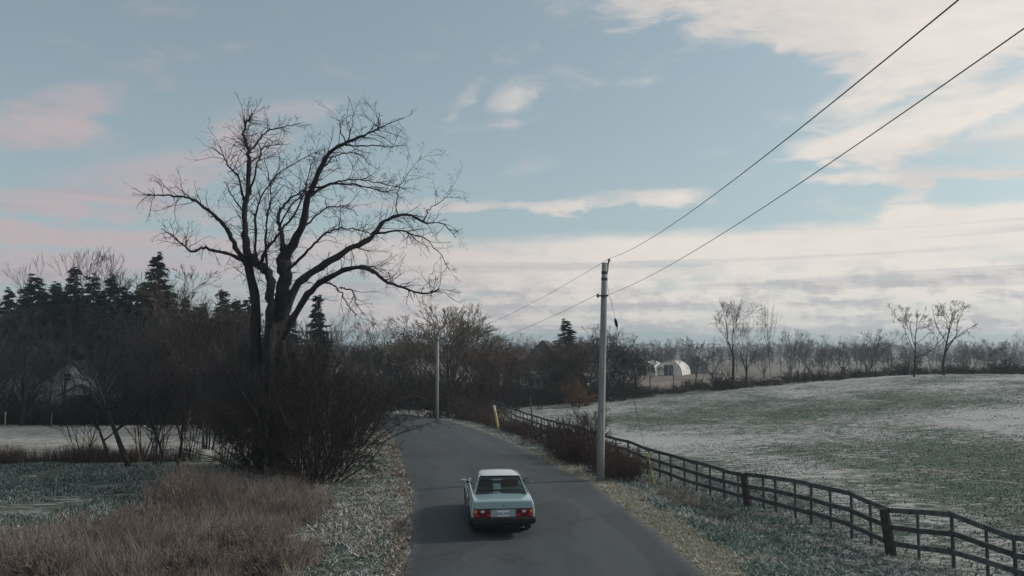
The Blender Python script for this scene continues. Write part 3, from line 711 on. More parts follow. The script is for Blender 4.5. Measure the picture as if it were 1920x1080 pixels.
for i, (px, d, top) in enumerate([(1082, 106, 622), (1108, 110, 606), (1138, 112, 612), (1052, 104, 648), (1168, 116, 628), (1190, 118, 650)]):
    tree(['round', 'broad2', 'round'][i % 3], px, d, top, [B_, B_, D_][i % 3], 'bare_tree', 'brown bare tree in the clump behind the near utility pole', 'trees behind the near pole', wide=1.15)
tree('spread', 1302, 150, 628, D_, 'bare_tree', 'wide spreading bare tree near the low dark roof')
tree('tall2', 1218, 140, 636, GY_, 'bare_tree', 'thin grey tree in front of the white greenhouses', 'thin trees by the greenhouses')
tree('tall2', 1262, 170, 640, GY_, 'bare_tree', 'thin grey tree in front of the white greenhouses', 'thin trees by the greenhouses')
tree('fork', 1372, 108, 556, D_, 'bare_tree', 'tall forked bare tree standing on the pasture crest', wide=0.85)
tree('tall2', 1398, 111, 578, D_, 'bare_tree', 'bare tree leaning close against the tall forked tree', wide=1.0)
tree('slender', 1443, 110, 550, D_, 'bare_tree', 'single pole like bare tree with short side twigs', wide=0.42)
for i in range(15):
    px = 1475 + i * 13 + rr.uniform(-10, 10)
    tree(['tall', 'slender', 'tall2', 'dead'][i % 4], px, rr.uniform(140, 185), rr.uniform(612, 652), [GY_, D_, B_][i % 3], 'bare_tree', 'thin bare tree in the row beyond the pasture crest', 'row of thin trees beyond the crest')
tree('spread', 1712, 103, 566, D_, 'bare_tree', 'broken bare tree with level side branches on the crest', wide=0.8)
tree('dead', 1768, 104, 562, D_, 'bare_tree', 'bare tree with trunk split in a wide V on the crest', rz=4.2)
for i, (px, d, top) in enumerate([(1690, 150, 640), (1845, 140, 640), (1870, 165, 636), (1812, 170, 645), (1935, 118, 600)]):
    tree(['broad', 'tall2', 'spread'][i % 3], px, d, top, [GY_, D_][i % 2], 'bare_tree', 'low bare tree behind the split trunk tree', 'low trees right along the crest')
for i in range(16):
    px = 1180 + i * 48 + rr.uniform(-15, 15)
    tree(['tall2', 'broad2', 'tall', 'broad'][i % 4], px, rr.uniform(210, 300), rr.uniform(632, 646), [GY_, B_][i % 2], 'bare_tree', 'faint far bare tree on the plain beyond the pasture', 'far trees on the plain', wide=1.3)

# ------------------------------------------------------------------ shrubs
SH = {}
SH['thorn'] = shrub(41, 1.7, 1.5, 34, dict(n=[7, 6, 3], len=[0.5, 0.45, 0.5], seg=[4, 3, 3], trop=[0.02, 0, 0], rmin=0.007), tint=(0.062, 0.042, 0.045))
SH['thorn2'] = shrub(42, 1.5, 1.6, 34, dict(n=[7, 6, 3], len=[0.5, 0.45, 0.5], seg=[4, 3, 3], trop=[0.02, 0, 0], rmin=0.007), tint=(0.070, 0.050, 0.046))
SH['hedge'] = shrub(43, 1.6, 1.7, 30, dict(n=[7, 6, 3], len=[0.5, 0.45, 0.5], seg=[4, 3, 3], trop=[0.02, 0, 0], rmin=0.011), tint=(0.034, 0.027, 0.026))
SH['orange'] = shrub(44, 1.8, 1.1, 26, dict(n=[7, 5], len=[0.5, 0.45], rmin=0.010), leaves=2600, leaf=(0.10, (0.13, 0.065, 0.03), (0.24, 0.125, 0.055)), tint=(0.12, 0.07, 0.04))
SH['big'] = shrub(45, 4.6, 3.9, 64, dict(n=[8, 6, 4], len=[0.42, 0.42, 0.48], seg=[5, 4, 3], trop=[-0.01, -0.02, -0.02], rmin=0.0065, wob=0.16), leaves=6000, leaf=(0.055, (0.020, 0.020, 0.016), (0.05, 0.042, 0.03)), r=0.045, tint=(0.030, 0.025, 0.025))
SH['weed'] = shrub(46, 0.7, 0.8, 60, dict(n=[5, 4], len=[0.4, 0.4], rmin=0.005, trop=[0.05, 0]), r=0.006, tint=(0.195, 0.158, 0.138))
def bush(kind, px, dist, h, w, name, label, group=None, rz=None, pos=None):
    me = SH[kind]; z = np.array([v.co[:] for v in me[1].vertices]) if kind not in NOM else None
    if z is not None: NOM[kind] = (float(z[:, 2].max()), float(np.percentile(np.abs(z[:, 0]), 97)) * 2)
    nh, nw = NOM[kind]; p = stand(px, dist, 0.05) if pos is None else pos
    o = plant(name, me, (m_bark, m_attr), p, w / nw, (px * 0.7) % 6.28 if rz is None else rz, label, 'shrub', group, sz=(h / nh) / (w / nw))
    return o
bush('big', 592, 31.5, 5.6, 6.8, 'large_bush', 'large tangled dark bush arching over the left road edge')
bush('big', 500, 36.5, 4.4, 6.5, 'large_bush', 'second dark bush wrapped round the base of the old tree', rz=2.0)
bush('big', 652, 44, 4.6, 7.0, 'large_bush', 'dark bush further along the left verge before the bend', rz=4.0)
bush('big', 430, 58, 4.6, 8.5, 'large_bush', 'dark scrub filling the gap behind the old tree', 'scrub behind the old tree', rz=2.2)
bush('big', 360, 74, 5.2, 9.5, 'large_bush', 'dark scrub crowding up to the side of white house', 'scrub beside the house', rz=0.2)
bush('big', 300, 77, 5.2, 9.5, 'large_bush', 'dark scrub crowding up to the side of white house', 'scrub beside the house', rz=1.2)
bush('big', 20, 76, 5.4, 9.5, 'large_bush', 'dark scrub at the field end of the clipped hedge', 'scrub at the hedge end', rz=2.2)
bush('big', 500, 66, 5.5, 9.0, 'large_bush', 'dark scrub filling the gap behind the old tree', 'scrub behind the old tree', rz=5.2)
bush('big', 575, 56, 5.0, 8.0, 'large_bush', 'dark scrub filling the gap behind the old tree', 'scrub behind the old tree', rz=1.0)
bush('big', 640, 66, 5.0, 8.0, 'large_bush', 'dark scrub filling the gap behind the old tree', 'scrub behind the old tree', rz=3.0)
bush('big', 715, 84, 5.5, 8.5, 'large_bush', 'dark scrub beneath the trees at the bend', 'scrub at the bend', rz=5.0)
bush('big', 770, 96, 5.5, 8.5, 'large_bush', 'dark scrub beneath the trees at the bend', 'scrub at the bend', rz=0.5)
bush('hedge', 838, 76, 5.0, 6.0, 'roadside_bush', 'tall dark bush right behind the far utility pole')
bush('hedge', 868, 79, 4.0, 5.0, 'roadside_bush', 'dark rounded bush next to the tall bush at far pole')
for px, d, h, w in [(900, 69, 2.4, 3.4), (922, 64, 1.7, 2.8), (942, 60, 1.3, 2.4), (968, 56, 1.2, 2.2), (882, 73, 2.8, 3.6)]:
    bush('thorn2', px, d, h, w, 'roadside_bush', 'low red brown bush on the bank beside the yellow marker', 'red brown bushes on the far bank')
bush('thorn', 1086, 39.5, 3.1, 3.0, 'roadside_bush', 'tallest purplish thorn bush between near pole and fence')
bush('thorn', 1100, 38.6, 2.6, 2.2, 'roadside_bush', 'purplish thorn bush grown into the tallest one', rz=2.5)
bush('thorn', 1110, 36.5, 1.7, 2.2, 'roadside_bush', 'purplish thorn bush touching the near utility pole')
for px, d, h, w in [(1064, 42.5, 2.1, 2.8), (1040, 46, 1.7, 2.9), (1016, 49, 1.6, 2.8), (992, 53, 1.5, 2.6), (1060, 39.5, 1.3, 2.0), (1088, 36, 1.5, 2.0), (1075, 37.5, 1.5, 2.2), (970, 57, 1.5, 2.6)]:
    bush('thorn', px, d, h, w, 'roadside_bush', 'purplish thorn bush in the run along the fence', 'thorn bushes along the fence')
for px, d, h, w in [(1152, 33.5, 1.5, 2.0), (1176, 32.0, 1.55, 2.1), (1140, 33.0, 1.5, 1.8), (1160, 31.0, 1.2, 1.6)]:
    bush('thorn2', px, d, h, w, 'roadside_bush', 'brown bush between near utility pole and leaning yellow marker', 'brown bushes past the near pole')
for px, d, h, w in [(1280, 27.2, 0.55, 1.7), (1252, 28.6, 0.5, 1.3), (1345, 25.6, 0.45, 1.1)]:
    bush('weed', px, d, h, w, 'dry_shrub', 'low tuft of dry brown weeds on the frosty verge', 'dry weed tufts on the right verge')
for i in range(22):
    px = 625 + i * 17; d = (98 if i % 2 else 107) + 3 * math.sin(i * 1.9)
    if 990 < px < 1010: continue
    bush('thorn' if i % 3 else 'hedge', px, d, 3.6 + 1.3 * math.sin(i * 2.7), 5.5, 'understory_bush', 'dark brown bush under the trees behind the far pole', 'bushes under the middle trees')
for i in range(14):
    px = -40 + i * 40; bush('hedge', px, 92 + 2 * math.sin(i * 2.0), 4.4 + math.sin(i * 1.3), 7.5, 'understory_bush', 'black bush under the spruces behind the white house', 'bushes under the spruces')
for i in range(9):
    px = 1030 + i * 20; bush('hedge', px, 116 + 3 * math.sin(i * 2.0), 2.6 + math.sin(i * 1.3), 5.0, 'understory_bush', 'dark bush under the trees behind the near pole', 'bushes under the trees behind near pole')
for i in range(46):
    px, py = rr.uniform(-40, 560), rr.uniform(925, 1100)
    if py < 1045 - 0.36 * px and px < 330: continue
    g = ground(px, py); bush('weed', px, g[1], rr.uniform(0.6, 1.25) + (0.6 if 300 < px < 420 and py < 970 else 0), rr.uniform(0.9, 1.7), 'dry_shrub', 'clump of dry brown weeds standing in the left foreground grass', 'dry weed clumps in the foreground grass', rz=rr.uniform(0, 6), pos=g)
bush('orange', 1080, 96, 3.6, 3.4, 'orange_shrub', 'orange leaved shrub at the far edge of the pasture')
bush('orange', 1100, 97, 1.7, 3.0, 'orange_shrub', 'low orange shrub at the foot of taller orange shrub')
for i in range(26):
    px = -45 + i * 21; bush('hedge', px, 69.5 + 1.0 * math.sin(i * 1.7), 2.05 + 0.25 * math.sin(i * 2.3), 3.8, 'hedge_shrub', 'dark clipped hedge plant in front of the white house', 'hedge in front of the house')
for i in range(48):
    px = 985 + i * 20; x = at(px, HORIZON, 100)[0]; d = 106 + 0.12 * x + 2.5 * math.sin(i * 2.1) - (3 if px < 1150 else 0)
    if 1220 < px < 1340: d += 4
    bush('hedge', px, d, 1.3 + 0.5 * math.sin(i * 1.3) + (0.8 if px < 1180 or i % 9 == 0 else 0), 3.4, 'hedge_shrub', 'low dark scrub plant along the far edge of pasture', 'scrub along the pasture edge')
bush('hedge', 1345, 108, 2.9, 4.6, 'hedge_shrub', 'rounded dark bush at the foot of tall forked tree')
bush('hedge', 1900, 109, 1.6, 9.0, 'hedge_shrub', 'long low dark bramble at the end of crest')

# ------------------------------------------------------------------ wooden rail fence along the pasture
m_wood = mottled('weathered_dark_wood', (0.036, 0.048, 0.055), (0.11, 0.122, 0.126), 5.0, 0.85, 0.7, 0.012, stretch=(1, 1, 0.6))
t = m_wood.node_tree; b = t.nodes['Principled BSDF']; lk = b.inputs['Base Color'].links[0].from_socket
oi = t.nodes.new('ShaderNodeObjectInfo'); t.links.new(mixc(t, V(t, oi.outputs['Random']) * 0.5, V(t, lk), (0.025, 0.028, 0.032)).s, b.inputs['Base Color'])
m_wood_end = mottled('frosted_post_wood', (0.030, 0.028, 0.030), (0.058, 0.052, 0.052), 6.0, 0.9, 0.5, 0.012)
FP = [(918, 745, 770), (932, 751, 777), (947, 757, 784), (958, 763, 791), (968, 768, 798), (981, 771, 801), (997, 776, 808), (1016, 782, 816), (1038, 788, 823),
      (1064, 794, 831), (1098, 803, 844), (1132, 814, 857), (1180, 825, 872), (1215, 839, 888), (1259, 851, 904), (1307, 864, 922), (1360, 879, 937), (1404, 887, 949),
      (1456, 893, 963), (1522, 904, 982), (1598, 920, 1009), (1673, 952, 1041), (1789, 958, 1064), (1907, 1003, 1098), (2010, 1012, 1130), (2130, 1060, 1170)]
fence = empty('rail_fence', (0, 0, 0), 0, 'wavy dark three rail wooden fence along the frosty pasture', 'fence')
fpos, fh = [], []
for px, pt, pb in FP:
    g = ground(px, pb); h = at(px, pt, g[1])[2] - g[2]
    fpos.append(g); fh.append(min(max(h, 1.08), 1.42))
fence.location = tuple(fpos[-8]); f0 = np.array(fpos[-8])
rf = random.Random(8)
for i, (g, h) in enumerate(zip(fpos, fh)):
    big = FP[i][0] in (1404, 1673); w = 0.25 if big else 0.105
    p = Vector(g - f0); tilt = Vector((rf.uniform(-0.04, 0.04), rf.uniform(-0.04, 0.04), 0)) + (Vector((-0.14, 0.05, 0)) if big else Vector())
    MB().tube([p - Vector((0, 0, 0.3)), p + Vector((0, 0, 0.25)) + tilt * 0.3, p + Vector((0, 0, h - 0.02)) + tilt], [w * 0.62, w * 0.58, w * 0.5], 8 if big else 4).build('post', m_wood_end if big else m_wood, fence, bevel=0.006)
    if i + 1 < len(fpos):
        q = Vector(fpos[i + 1] - f0); d = (q - p); d.z = 0; d.normalize(); side = Vector((d.y, -d.x, 0))
        if side.dot(Vector((-f0[0], -f0[1], 0))) < 0: side = -side
        for fr in (0.95, 0.61, 0.28):
            a = p + Vector((0, 0, h * fr + rf.uniform(-0.02, 0.02))) + side * 0.075 - d * 0.05
            b = q + Vector((0, 0, fh[i + 1] * fr + rf.uniform(-0.02, 0.02))) + side * 0.075 + d * 0.05
            mid = (a + b) / 2 + Vector((0, 0, rf.uniform(-0.03, 0.015)))
            mb = MB(); mb.bar(a, mid + d * 0.01, 0.042, 0.125); mb.bar(mid - d * 0.01, b, 0.0425, 0.126); mb.build('rail', m_wood, fence)
        f = 0.5 + rf.uniform(-0.06, 0.06); m = p.lerp(q, f); hz = h + (fh[i + 1] - h) * f; gz = H(m.x + f0[0], m.y + f0[1]) - f0[2]
        MB().bar(Vector((m.x, m.y, gz - 0.2)) - side * 0.02, Vector((m.x, m.y, m.z + hz * 0.97)) - side * 0.02, 0.055, 0.055, up=tuple(side)).build('batten', m_wood, fence)

# ------------------------------------------------------------------ utility poles, wires, markers
m_pole = mottled('weathered_pole_wood', (0.19, 0.205, 0.215), (0.31, 0.315, 0.315), 3.0, 0.8, 0.5, 0.01, stretch=(3, 3, 0.15))
m_wire = mottled('black_cable', (0.02, 0.02, 0.022), (0.03, 0.03, 0.032), 3.0, 0.6, 0.0)
m_iron = mottled('dark_iron', (0.035, 0.035, 0.04), (0.07, 0.068, 0.07), 9.0, 0.5, 0.2, 0.005, metal=0.6)
m_porc = mottled('grey_porcelain', (0.20, 0.21, 0.22), (0.26, 0.26, 0.27), 9.0, 0.3, 0.0)
m_yel = mottled('faded_yellow_plastic', (0.46, 0.38, 0.12), (0.56, 0.48, 0.22), 5.0, 0.6, 0.1)
g1 = ground(1125, 902); top1 = at(1134, 493, g1[1]); d1 = Vector(top1 - g1)
pole = empty('utility_pole', g1, 0, 'tall grey wooden utility pole at the near right verge', 'utility pole')
MB().tube([Vector((0, 0, -0.5)), d1 * 0.25, d1 * 0.5, d1 * 0.75, d1], [0.150, 0.140, 0.130, 0.122, 0.114], 14).build('shaft', m_pole, pole, smooth=True)
MB().box(d1 * 0.32 + Vector((-0.02, -0.135, 0)), (0.09, 0.03, 0.14)).build('tag_plate', m_porc, pole)
tp = d1 + Vector((0.10, -0.02, 0.02))
MB().tube([d1 + Vector((0.09, -0.02, -0.35)), d1 + Vector((0.12, -0.02, -0.05)), d1 + Vector((0.16, -0.02, 0.07))], [0.035, 0.03, 0.03], 8).build('top_bracket', m_iron, pole)
MB().tube([d1 + Vector((0.16, -0.02, 0.06)), d1 + Vector((0.165, -0.02, 0.12)), d1 + Vector((0.17, -0.02, 0.17))], [0.05, 0.06, 0.03], 10).build('insulator', m_porc, pole)
lo = Vector(at(1132, 555, g1[1]) - g1)
MB().bar(lo + Vector((-0.26, -0.14, 0)), lo + Vector((0.16, -0.14, 0)), 0.06, 0.06).build('side_bracket', m_iron, pole)
MB().tube([lo + Vector((-0.24, -0.14, -0.07)), lo + Vector((-0.24, -0.14, 0.02)), lo + Vector((-0.24, -0.14, 0.08))], [0.045, 0.06, 0.035], 10).build('insulator', m_porc, pole)
for k in (0.04, 0.07): MB().tube([d1 * (1 - k - 0.012), d1 * (1 - k)], [0.126, 0.126], 14).build('clamp_band', m_iron, pole)
g2 = ground(819, 788); top2 = at(821, 640, g2[1]); d2 = Vector(top2 - g2)
pole2 = empty('utility_pole', g2, 0, 'thin grey utility pole far off where the road bends', 'utility pole')
MB().tube([Vector((0, 0, -0.5)), d2 * 0.5, d2], [0.15, 0.125, 0.105], 12).build('shaft', m_pole, pole2, smooth=True)
MB().tube([d2 + Vector((0.08, 0, -0.3)), d2 + Vector((0.12, 0, 0.08))], [0.035, 0.035], 8).build('top_bracket', m_iron, pole2)
MB().tube([d2 + Vector((0.12, 0, 0.06)), d2 + Vector((0.12, 0, 0.16))], [0.06, 0.04], 8).build('insulator', m_porc, pole2)
def project(p):
    x, y, z = p[0], p[1], p[2] - CAMH; c, s = math.cos(PITCH), math.sin(PITCH)
    yy, zz = y * c + z * s, -y * s + z * c
    return 960 + F * x / yy, 540 - F * zz / yy
def span(a, b, sag, n=48):
    return [a.lerp(b, t / n) - Vector((0, 0, sag * 4 * (t / n) * (1 - t / n))) for t in range(n + 1)]
def fit(a, trace, by=-24.0):
    "next pole stands behind the camera: find its top and the sag that give the photographed curve"
    best = None
    for bx in np.arange(2.0, 12.1, 0.25):
        for bz in np.arange(6.0, 13.1, 0.5):
            for sag in (0.3, 0.5, 0.7, 0.9, 1.1, 1.3):
                pts = [project(q) for q in span(a, Vector((bx, by, bz)), sag, 40) if q.y > 2]
                xs = np.array([q[0] for q in pts]); ys = np.array([q[1] for q in pts])
                e = sum(abs(np.interp(tx, xs, ys) - ty) for tx, ty in trace)
                if best is None or e < best[0]: best = (e, bx, bz, sag)
    return best
A1 = Vector(g1) + d1 + Vector((0.17, -0.02, 0.17)); A2 = Vector(g1) + lo + Vector((0.10, -0.18, 0.03))
b1 = fit(A1, [(1260, 430), (1440, 300), (1600, 165), (1780, 0)]); b2 = fit(A2, [(1250, 500), (1400, 405), (1560, 310), (1700, 210), (1920, 47)])
print('wire fits', b1, b2)
def wire(a, pts, r, label):
    o = MB().tube([p - pts[0] for p in pts], [r] * len(pts), 6).build('power_line', m_wire); o.location = pts[0]; tag(o, label, 'cable', None); return o
wire(A1, span(A1, Vector((b1[1], -24, b1[2])), b1[3]), 0.0065, 'upper overhead cable climbing from the pole top over the pasture')
wire(A2, span(A2, Vector((b2[1], -24, b2[2])), b2[3]), 0.0065, 'lower overhead cable running from the pole side bracket')
A3 = Vector(g1) + lo + Vector((-0.24, -0.14, 0.06))
wire(A1, span(A1, Vector(g2) + d2 + Vector((0.12, 0, 0.15)), 0.5), 0.008, 'upper thin cable between the near and far utility poles')
wire(A3, span(A3, Vector(g2) + d2 * 0.86, 0.5), 0.008, 'lower thin cable between the near and far utility poles')
# stay wire with insulator and its yellow guard
gy_ = ground(1226, 907); ga = Vector(g1) + d1 * 0.95; gb = Vector(gy_)
o = empty('stay_wire', gy_, 0, 'slanting stay wire with yellow guard tube beside the near pole', 'stay wire')
MB().tube([ga - gb, Vector((0, 0, -0.1))], [0.007, 0.007], 6).build('wire', m_wire, o)
dirv = (ga - gb).normalized(); L_ = (ga - gb).length
MB().tube([dirv * (L_ * 0.755), dirv * (L_ * 0.765), dirv * (L_ * 0.785), dirv * (L_ * 0.795)], [0.03, 0.06, 0.06, 0.03], 8).build('insulator', m_iron, o)
MB().tube([Vector((0.01, -0.03, -0.15)), dirv * 0.7 + Vector((0, -0.03, 0)), dirv * 1.38 + Vector((0, -0.03, 0))], [0.058, 0.056, 0.054], 8).build('guard_tube', m_yel, o)
gm = ground(937, 809); tm = Vector(at(926, 760, gm[1]) - gm)
o = empty('marker_post', gm, 0, 'leaning yellow marker post with white top on the far verge', 'marker post')
MB().tube([Vector((0, 0, -0.3)), tm * 0.78], [0.085, 0.08], 8).build('shaft', m_yel, o)
MB().tube([tm * 0.785, tm], [0.082, 0.078], 8).build('cap', mottled('white_paint', (0.55, 0.54, 0.52), (0.65, 0.64, 0.62), 6.0, 0.7, 0.0), o)
gm = ground(1000, 806); tm = Vector(at(994, 744, gm[1]) - gm)
o = MB().tube([Vector((0, 0, -0.3)), tm * 0.6, tm], [0.07, 0.065, 0.06], 6).build('stake', m_wood); o.location = tuple(gm)
tag(o, 'tall dark leaning stake rising above the rail fence', 'stake')

# ------------------------------------------------------------------ buildings
m_white = mottled('white_clapboard', (0.52, 0.54, 0.54), (0.62, 0.63, 0.62), 2.0, 0.8, 0.2, 0.01)
m_roof = mottled('grey_shingles', (0.045, 0.052, 0.058), (0.085, 0.094, 0.10), 5.0, 0.85, 0.4, 0.02)
m_roofd = mottled('dark_shingles', (0.030, 0.034, 0.038), (0.055, 0.058, 0.062), 4.0, 0.85, 0.4, 0.02)
m_trim = mottled('white_trim', (0.62, 0.62, 0.60), (0.70, 0.70, 0.68), 3.0, 0.7, 0.0)
m_pane = mottled('dark_window', (0.015, 0.018, 0.022), (0.03, 0.033, 0.038), 2.0, 0.12, 0.0, spec=0.6)
m_door = mottled('grey_door', (0.08, 0.085, 0.09), (0.11, 0.115, 0.12), 3.0, 0.6, 0.0)
def gable(w, dp, he, hp, cx=0, cy=0, over=0.25, th=0.14):
    "walls with gable ends facing +-y, roof of two slabs -> (walls MB, roof MB)"
    x0, x1, y0, y1 = cx - w / 2, cx + w / 2, cy - dp / 2, cy + dp / 2
    v = [(x0, y0, 0), (x1, y0, 0), (x1, y0, he), (cx, y0, hp), (x0, y0, he), (x0, y1, 0), (x1, y1, 0), (x1, y1, he), (cx, y1, hp), (x0, y1, he)]
    wl = MB().add(v, [(0, 1, 2, 3, 4), (9, 8, 7, 6, 5), (0, 4, 9, 5), (1, 6, 7, 2), (2, 7, 8, 3), (4, 3, 8, 9)])
    rf_ = MB(); sl = (hp - he) / (w / 2)
    for s in (-1, 1):
        a = Vector((cx, 0, hp)); e = Vector((cx + s * (w / 2 + over), 0, he - sl * over)); n = Vector((s * sl, 0, 1)).normalized()
        k = len(rf_.v); vs = []
        for y in (y0 - over, y1 + over):
            for p in (a, e): vs += [p + n * 0.004 + Vector((0, y, 0)), p + n * th + Vector((0, y, 0))]
        rf_.add(vs, [(0, 1, 3, 2), (4, 6, 7, 5), (0, 4, 5, 1), (2, 3, 7, 6), (0, 2, 6, 4), (1, 5, 7, 3)])
    return wl, rf_
def window(parent, x, y, z, w, h):
    f = MB().box((x, y - 0.03, z), (w + 0.16, 0.06, h + 0.16)).build('window', m_trim, parent)
    MB().box((x, y - 0.065, z), (w, 0.03, h)).build('pane', m_pane, f)
    MB().bar((x - w / 2, y - 0.085, z), (x + w / 2, y - 0.085, z), 0.02, 0.05).build('glazing_bar', m_trim, f)
hp_ = stand(146, 82); hs_ = empty('farm_house', hp_, R(19), 'small white gabled house half hidden by dark trees', 'house')
w_, r_ = gable(5.8, 7.0, 3.1, 5.5); w_.build('wall', m_white, hs_); r_.build('roof', m_roof, hs_)
w_, r_ = gable(6.0, 4.6, 2.9, 4.4); rot = Matrix.Rotation(R(90), 4, 'Z')
for mb, nm, mt in ((w_, 'wing_wall', m_white), (r_, 'wing_roof', m_roof)):
    mb.v = [tuple(rot @ Vector(v) + Vector((5.0, 1.2, 0))) for v in mb.v]; mb.build(nm, mt, hs_)
w_, r_ = gable(4.6, 5.0, 2.9, 4.3); 
for mb, nm, mt in ((w_, 'annex_wall', m_white), (r_, 'annex_roof', m_roof)):
    mb.v = [(v[0] - 5.3, v[1] + 0.3, v[2]) for v in mb.v]; mb.build(nm, mt, hs_)
pw, pr = gable(3.0, 1.8, 2.35, 3.2, 1.0, -4.4, 0.2)
pr.build('porch_roof', m_roof, hs_)
MB().add([(-0.5, -5.3, 2.36), (2.5, -5.3, 2.36), (1.0, -5.3, 3.15), (-0.5, -5.2, 2.36), (2.5, -5.2, 2.36), (1.0, -5.2, 3.15)], [(0, 1, 2), (5, 4, 3), (0, 3, 4, 1), (1, 4, 5, 2), (2, 5, 3, 0)]).build('porch_gable', m_white, hs_)
for x in (-0.42, 2.42): MB().box((x, -5.2, 1.15), (0.14, 0.14, 2.4)).build('porch_post', m_trim, hs_)
d_ = MB().box((1.5, -3.54, 1.05), (0.95, 0.07, 2.1)).build('door', m_door, hs_); MB().box((1.86, -3.6, 1.0), (0.05, 0.06, 0.12)).build('handle', m_iron, d_)
window(hs_, 0.3, -3.5, 1.5, 0.7, 1.0); window(hs_, -0.2, -3.5, 4.0, 0.6, 0.7); window(hs_, -5.2, -2.2, 1.5, 1.0, 0.7); window(hs_, 5.2, -1.1, 1.5, 0.9, 1.1)
sp = stand(1017, 150); o = empty('gabled_house', sp, R(-8), 'dark roofed house with steep gable behind the pine', 'house')
w_, r_ = gable(8.4, 11.0, 4.9, 9.2, 0, 5.5); w_.build('wall', m_white, o); r_.build('roof', m_roofd, o)
w_, r_ = gable(5.5, 6.0, 3.4, 5.6); 
for mb, nm, mt in ((w_, 'wing_wall', m_white), (r_, 'wing_roof', m_roofd)):
    mb.v = [(v[0] + 5.6, v[1] + 4.2, v[2]) for v in mb.v]; mb.build(nm, mt, o)
for x in (-2.2, 0.4, 2.6): window(o, x, 0.0, 1.7, 0.9, 1.3)
MB().add([(-4.2, -0.05, 4.9), (4.2, -0.05, 4.9), (0, -0.05, 9.2), (-4.2, -0.01, 4.9), (4.2, -0.01, 4.9), (0, -0.01, 9.2)], [(0, 1, 2), (5, 4, 3), (0, 3, 4, 1), (1, 4, 5, 2), (2, 5, 3, 0)]).build('gable_end', m_roofd, o)
window(o, 0, -0.05, 6.0, 0.9, 1.3); window(o, 5.6, 1.2, 1.7, 1.2, 1.2)
m_poly = mottled('white_greenhouse_film', (0.58, 0.56, 0.52), (0.70, 0.68, 0.64), 0.8, 0.5, 0.1, 0.05)
def tunnel(px, d, w, h, L, rz, label):
    p = stand(px, d); o = empty('greenhouse', p, rz, label, 'greenhouse'); n = 12
    mb = MB(); vs, fs = [], []
    for k in range(5):
        y = L * k / 4
        for j in range(n + 1):
            a = math.pi * j / n; vs.append((-w / 2 * math.cos(a), y, h * math.sin(a) ** 0.8 + 0.03 * math.sin(k * 2.1 + j)))
    for k in range(4):
        for j in range(n): i = k * (n + 1) + j; fs.append((i, i + n + 1, i + n + 2, i + 1))
    mb.add(vs, fs).build('cover', m_poly, o, smooth=True)
    for k in range(5): MB().tube([Vector(v) * 1.0 + Vector((0, 0.01, 0)) for v in vs[k * (n + 1):(k + 1) * (n + 1)]], [0.05] * (n + 1), 5).build('hoop', m_iron, o)
    MB().add([(-w / 2 * 0.97, 0.12, 0), *[(v[0] * 0.97, 0.12, v[2] * 0.97) for v in vs[1:n]], (w / 2 * 0.97, 0.12, 0)], [tuple(range(n + 1))]).build('end_wall', m_poly, o)
    dr = MB().box((0, 0.06, h * 0.36), (w * 0.34, 0.06, h * 0.72)).build('door', m_pane, o)
    MB().bar((0, 0.02, 0), (0, 0.02, h * 0.72), 0.06, 0.02, up=(0, 1, 0)).build('frame', m_trim, dr)
tunnel(1203, 255, 8.6, 4.6, 16, R(-22), 'white plastic tunnel greenhouse partly behind thin trees')
tunnel(1253, 258, 8.6, 4.6, 16, R(-22), 'white plastic tunnel greenhouse next to the low dark barn')
p = stand(1306, 275); o = empty('barn', p, R(12), 'low dark barn with black roof beside the greenhouses', 'barn')
w_, r_ = gable(8.0, 7.0, 3.2, 5.8, 0, 3.5); w_.build('wall', mottled('barn_boards', (0.06, 0.055, 0.055), (0.10, 0.09, 0.085), 3.0, 0.9, 0.2), o); r_.build('roof', m_roofd, o)
MB().box((0.5, -0.05, 1.3), (2.6, 0.1, 2.6)).build('door', m_door, o)
p = stand(1158, 165); o = empty('shed', p, R(15), 'little white shed among the trees behind near pole', 'shed')
w_, r_ = gable(3.2, 3.6, 2.2, 3.3, 0, 1.8); w_.build('wall', m_white, o); r_.build('roof', m_roof, o); MB().box((0.3, -0.04, 0.95), (0.9, 0.08, 1.9)).build('door', m_door, o)
o = empty('wire_fence', stand(93, 67), 0, 'low wire fence on pale posts before the clipped hedge', 'fence'); of = np.array(o.location)
prev = None
m_pp = mottled('pale_post', (0.30, 0.29, 0.27), (0.42, 0.40, 0.38), 5.0, 0.8, 0.2)
for px in range(-78, 480, 86):
    p = stand(px + 8, 67) - of; h = 1.15
    MB().tube([Vector(p) - Vector((0, 0, 0.3)), Vector(p) + Vector((0, 0, h))], [0.06, 0.055], 7).build('post', m_pp, o)
    if prev is not None:
        for z in (0.4, 0.75, 1.08): MB().tube([Vector(prev) + Vector((0, 0, z)), Vector(p) + Vector((0, 0, z))], [0.006, 0.006], 4).build('wire', m_iron, o)
    prev = p

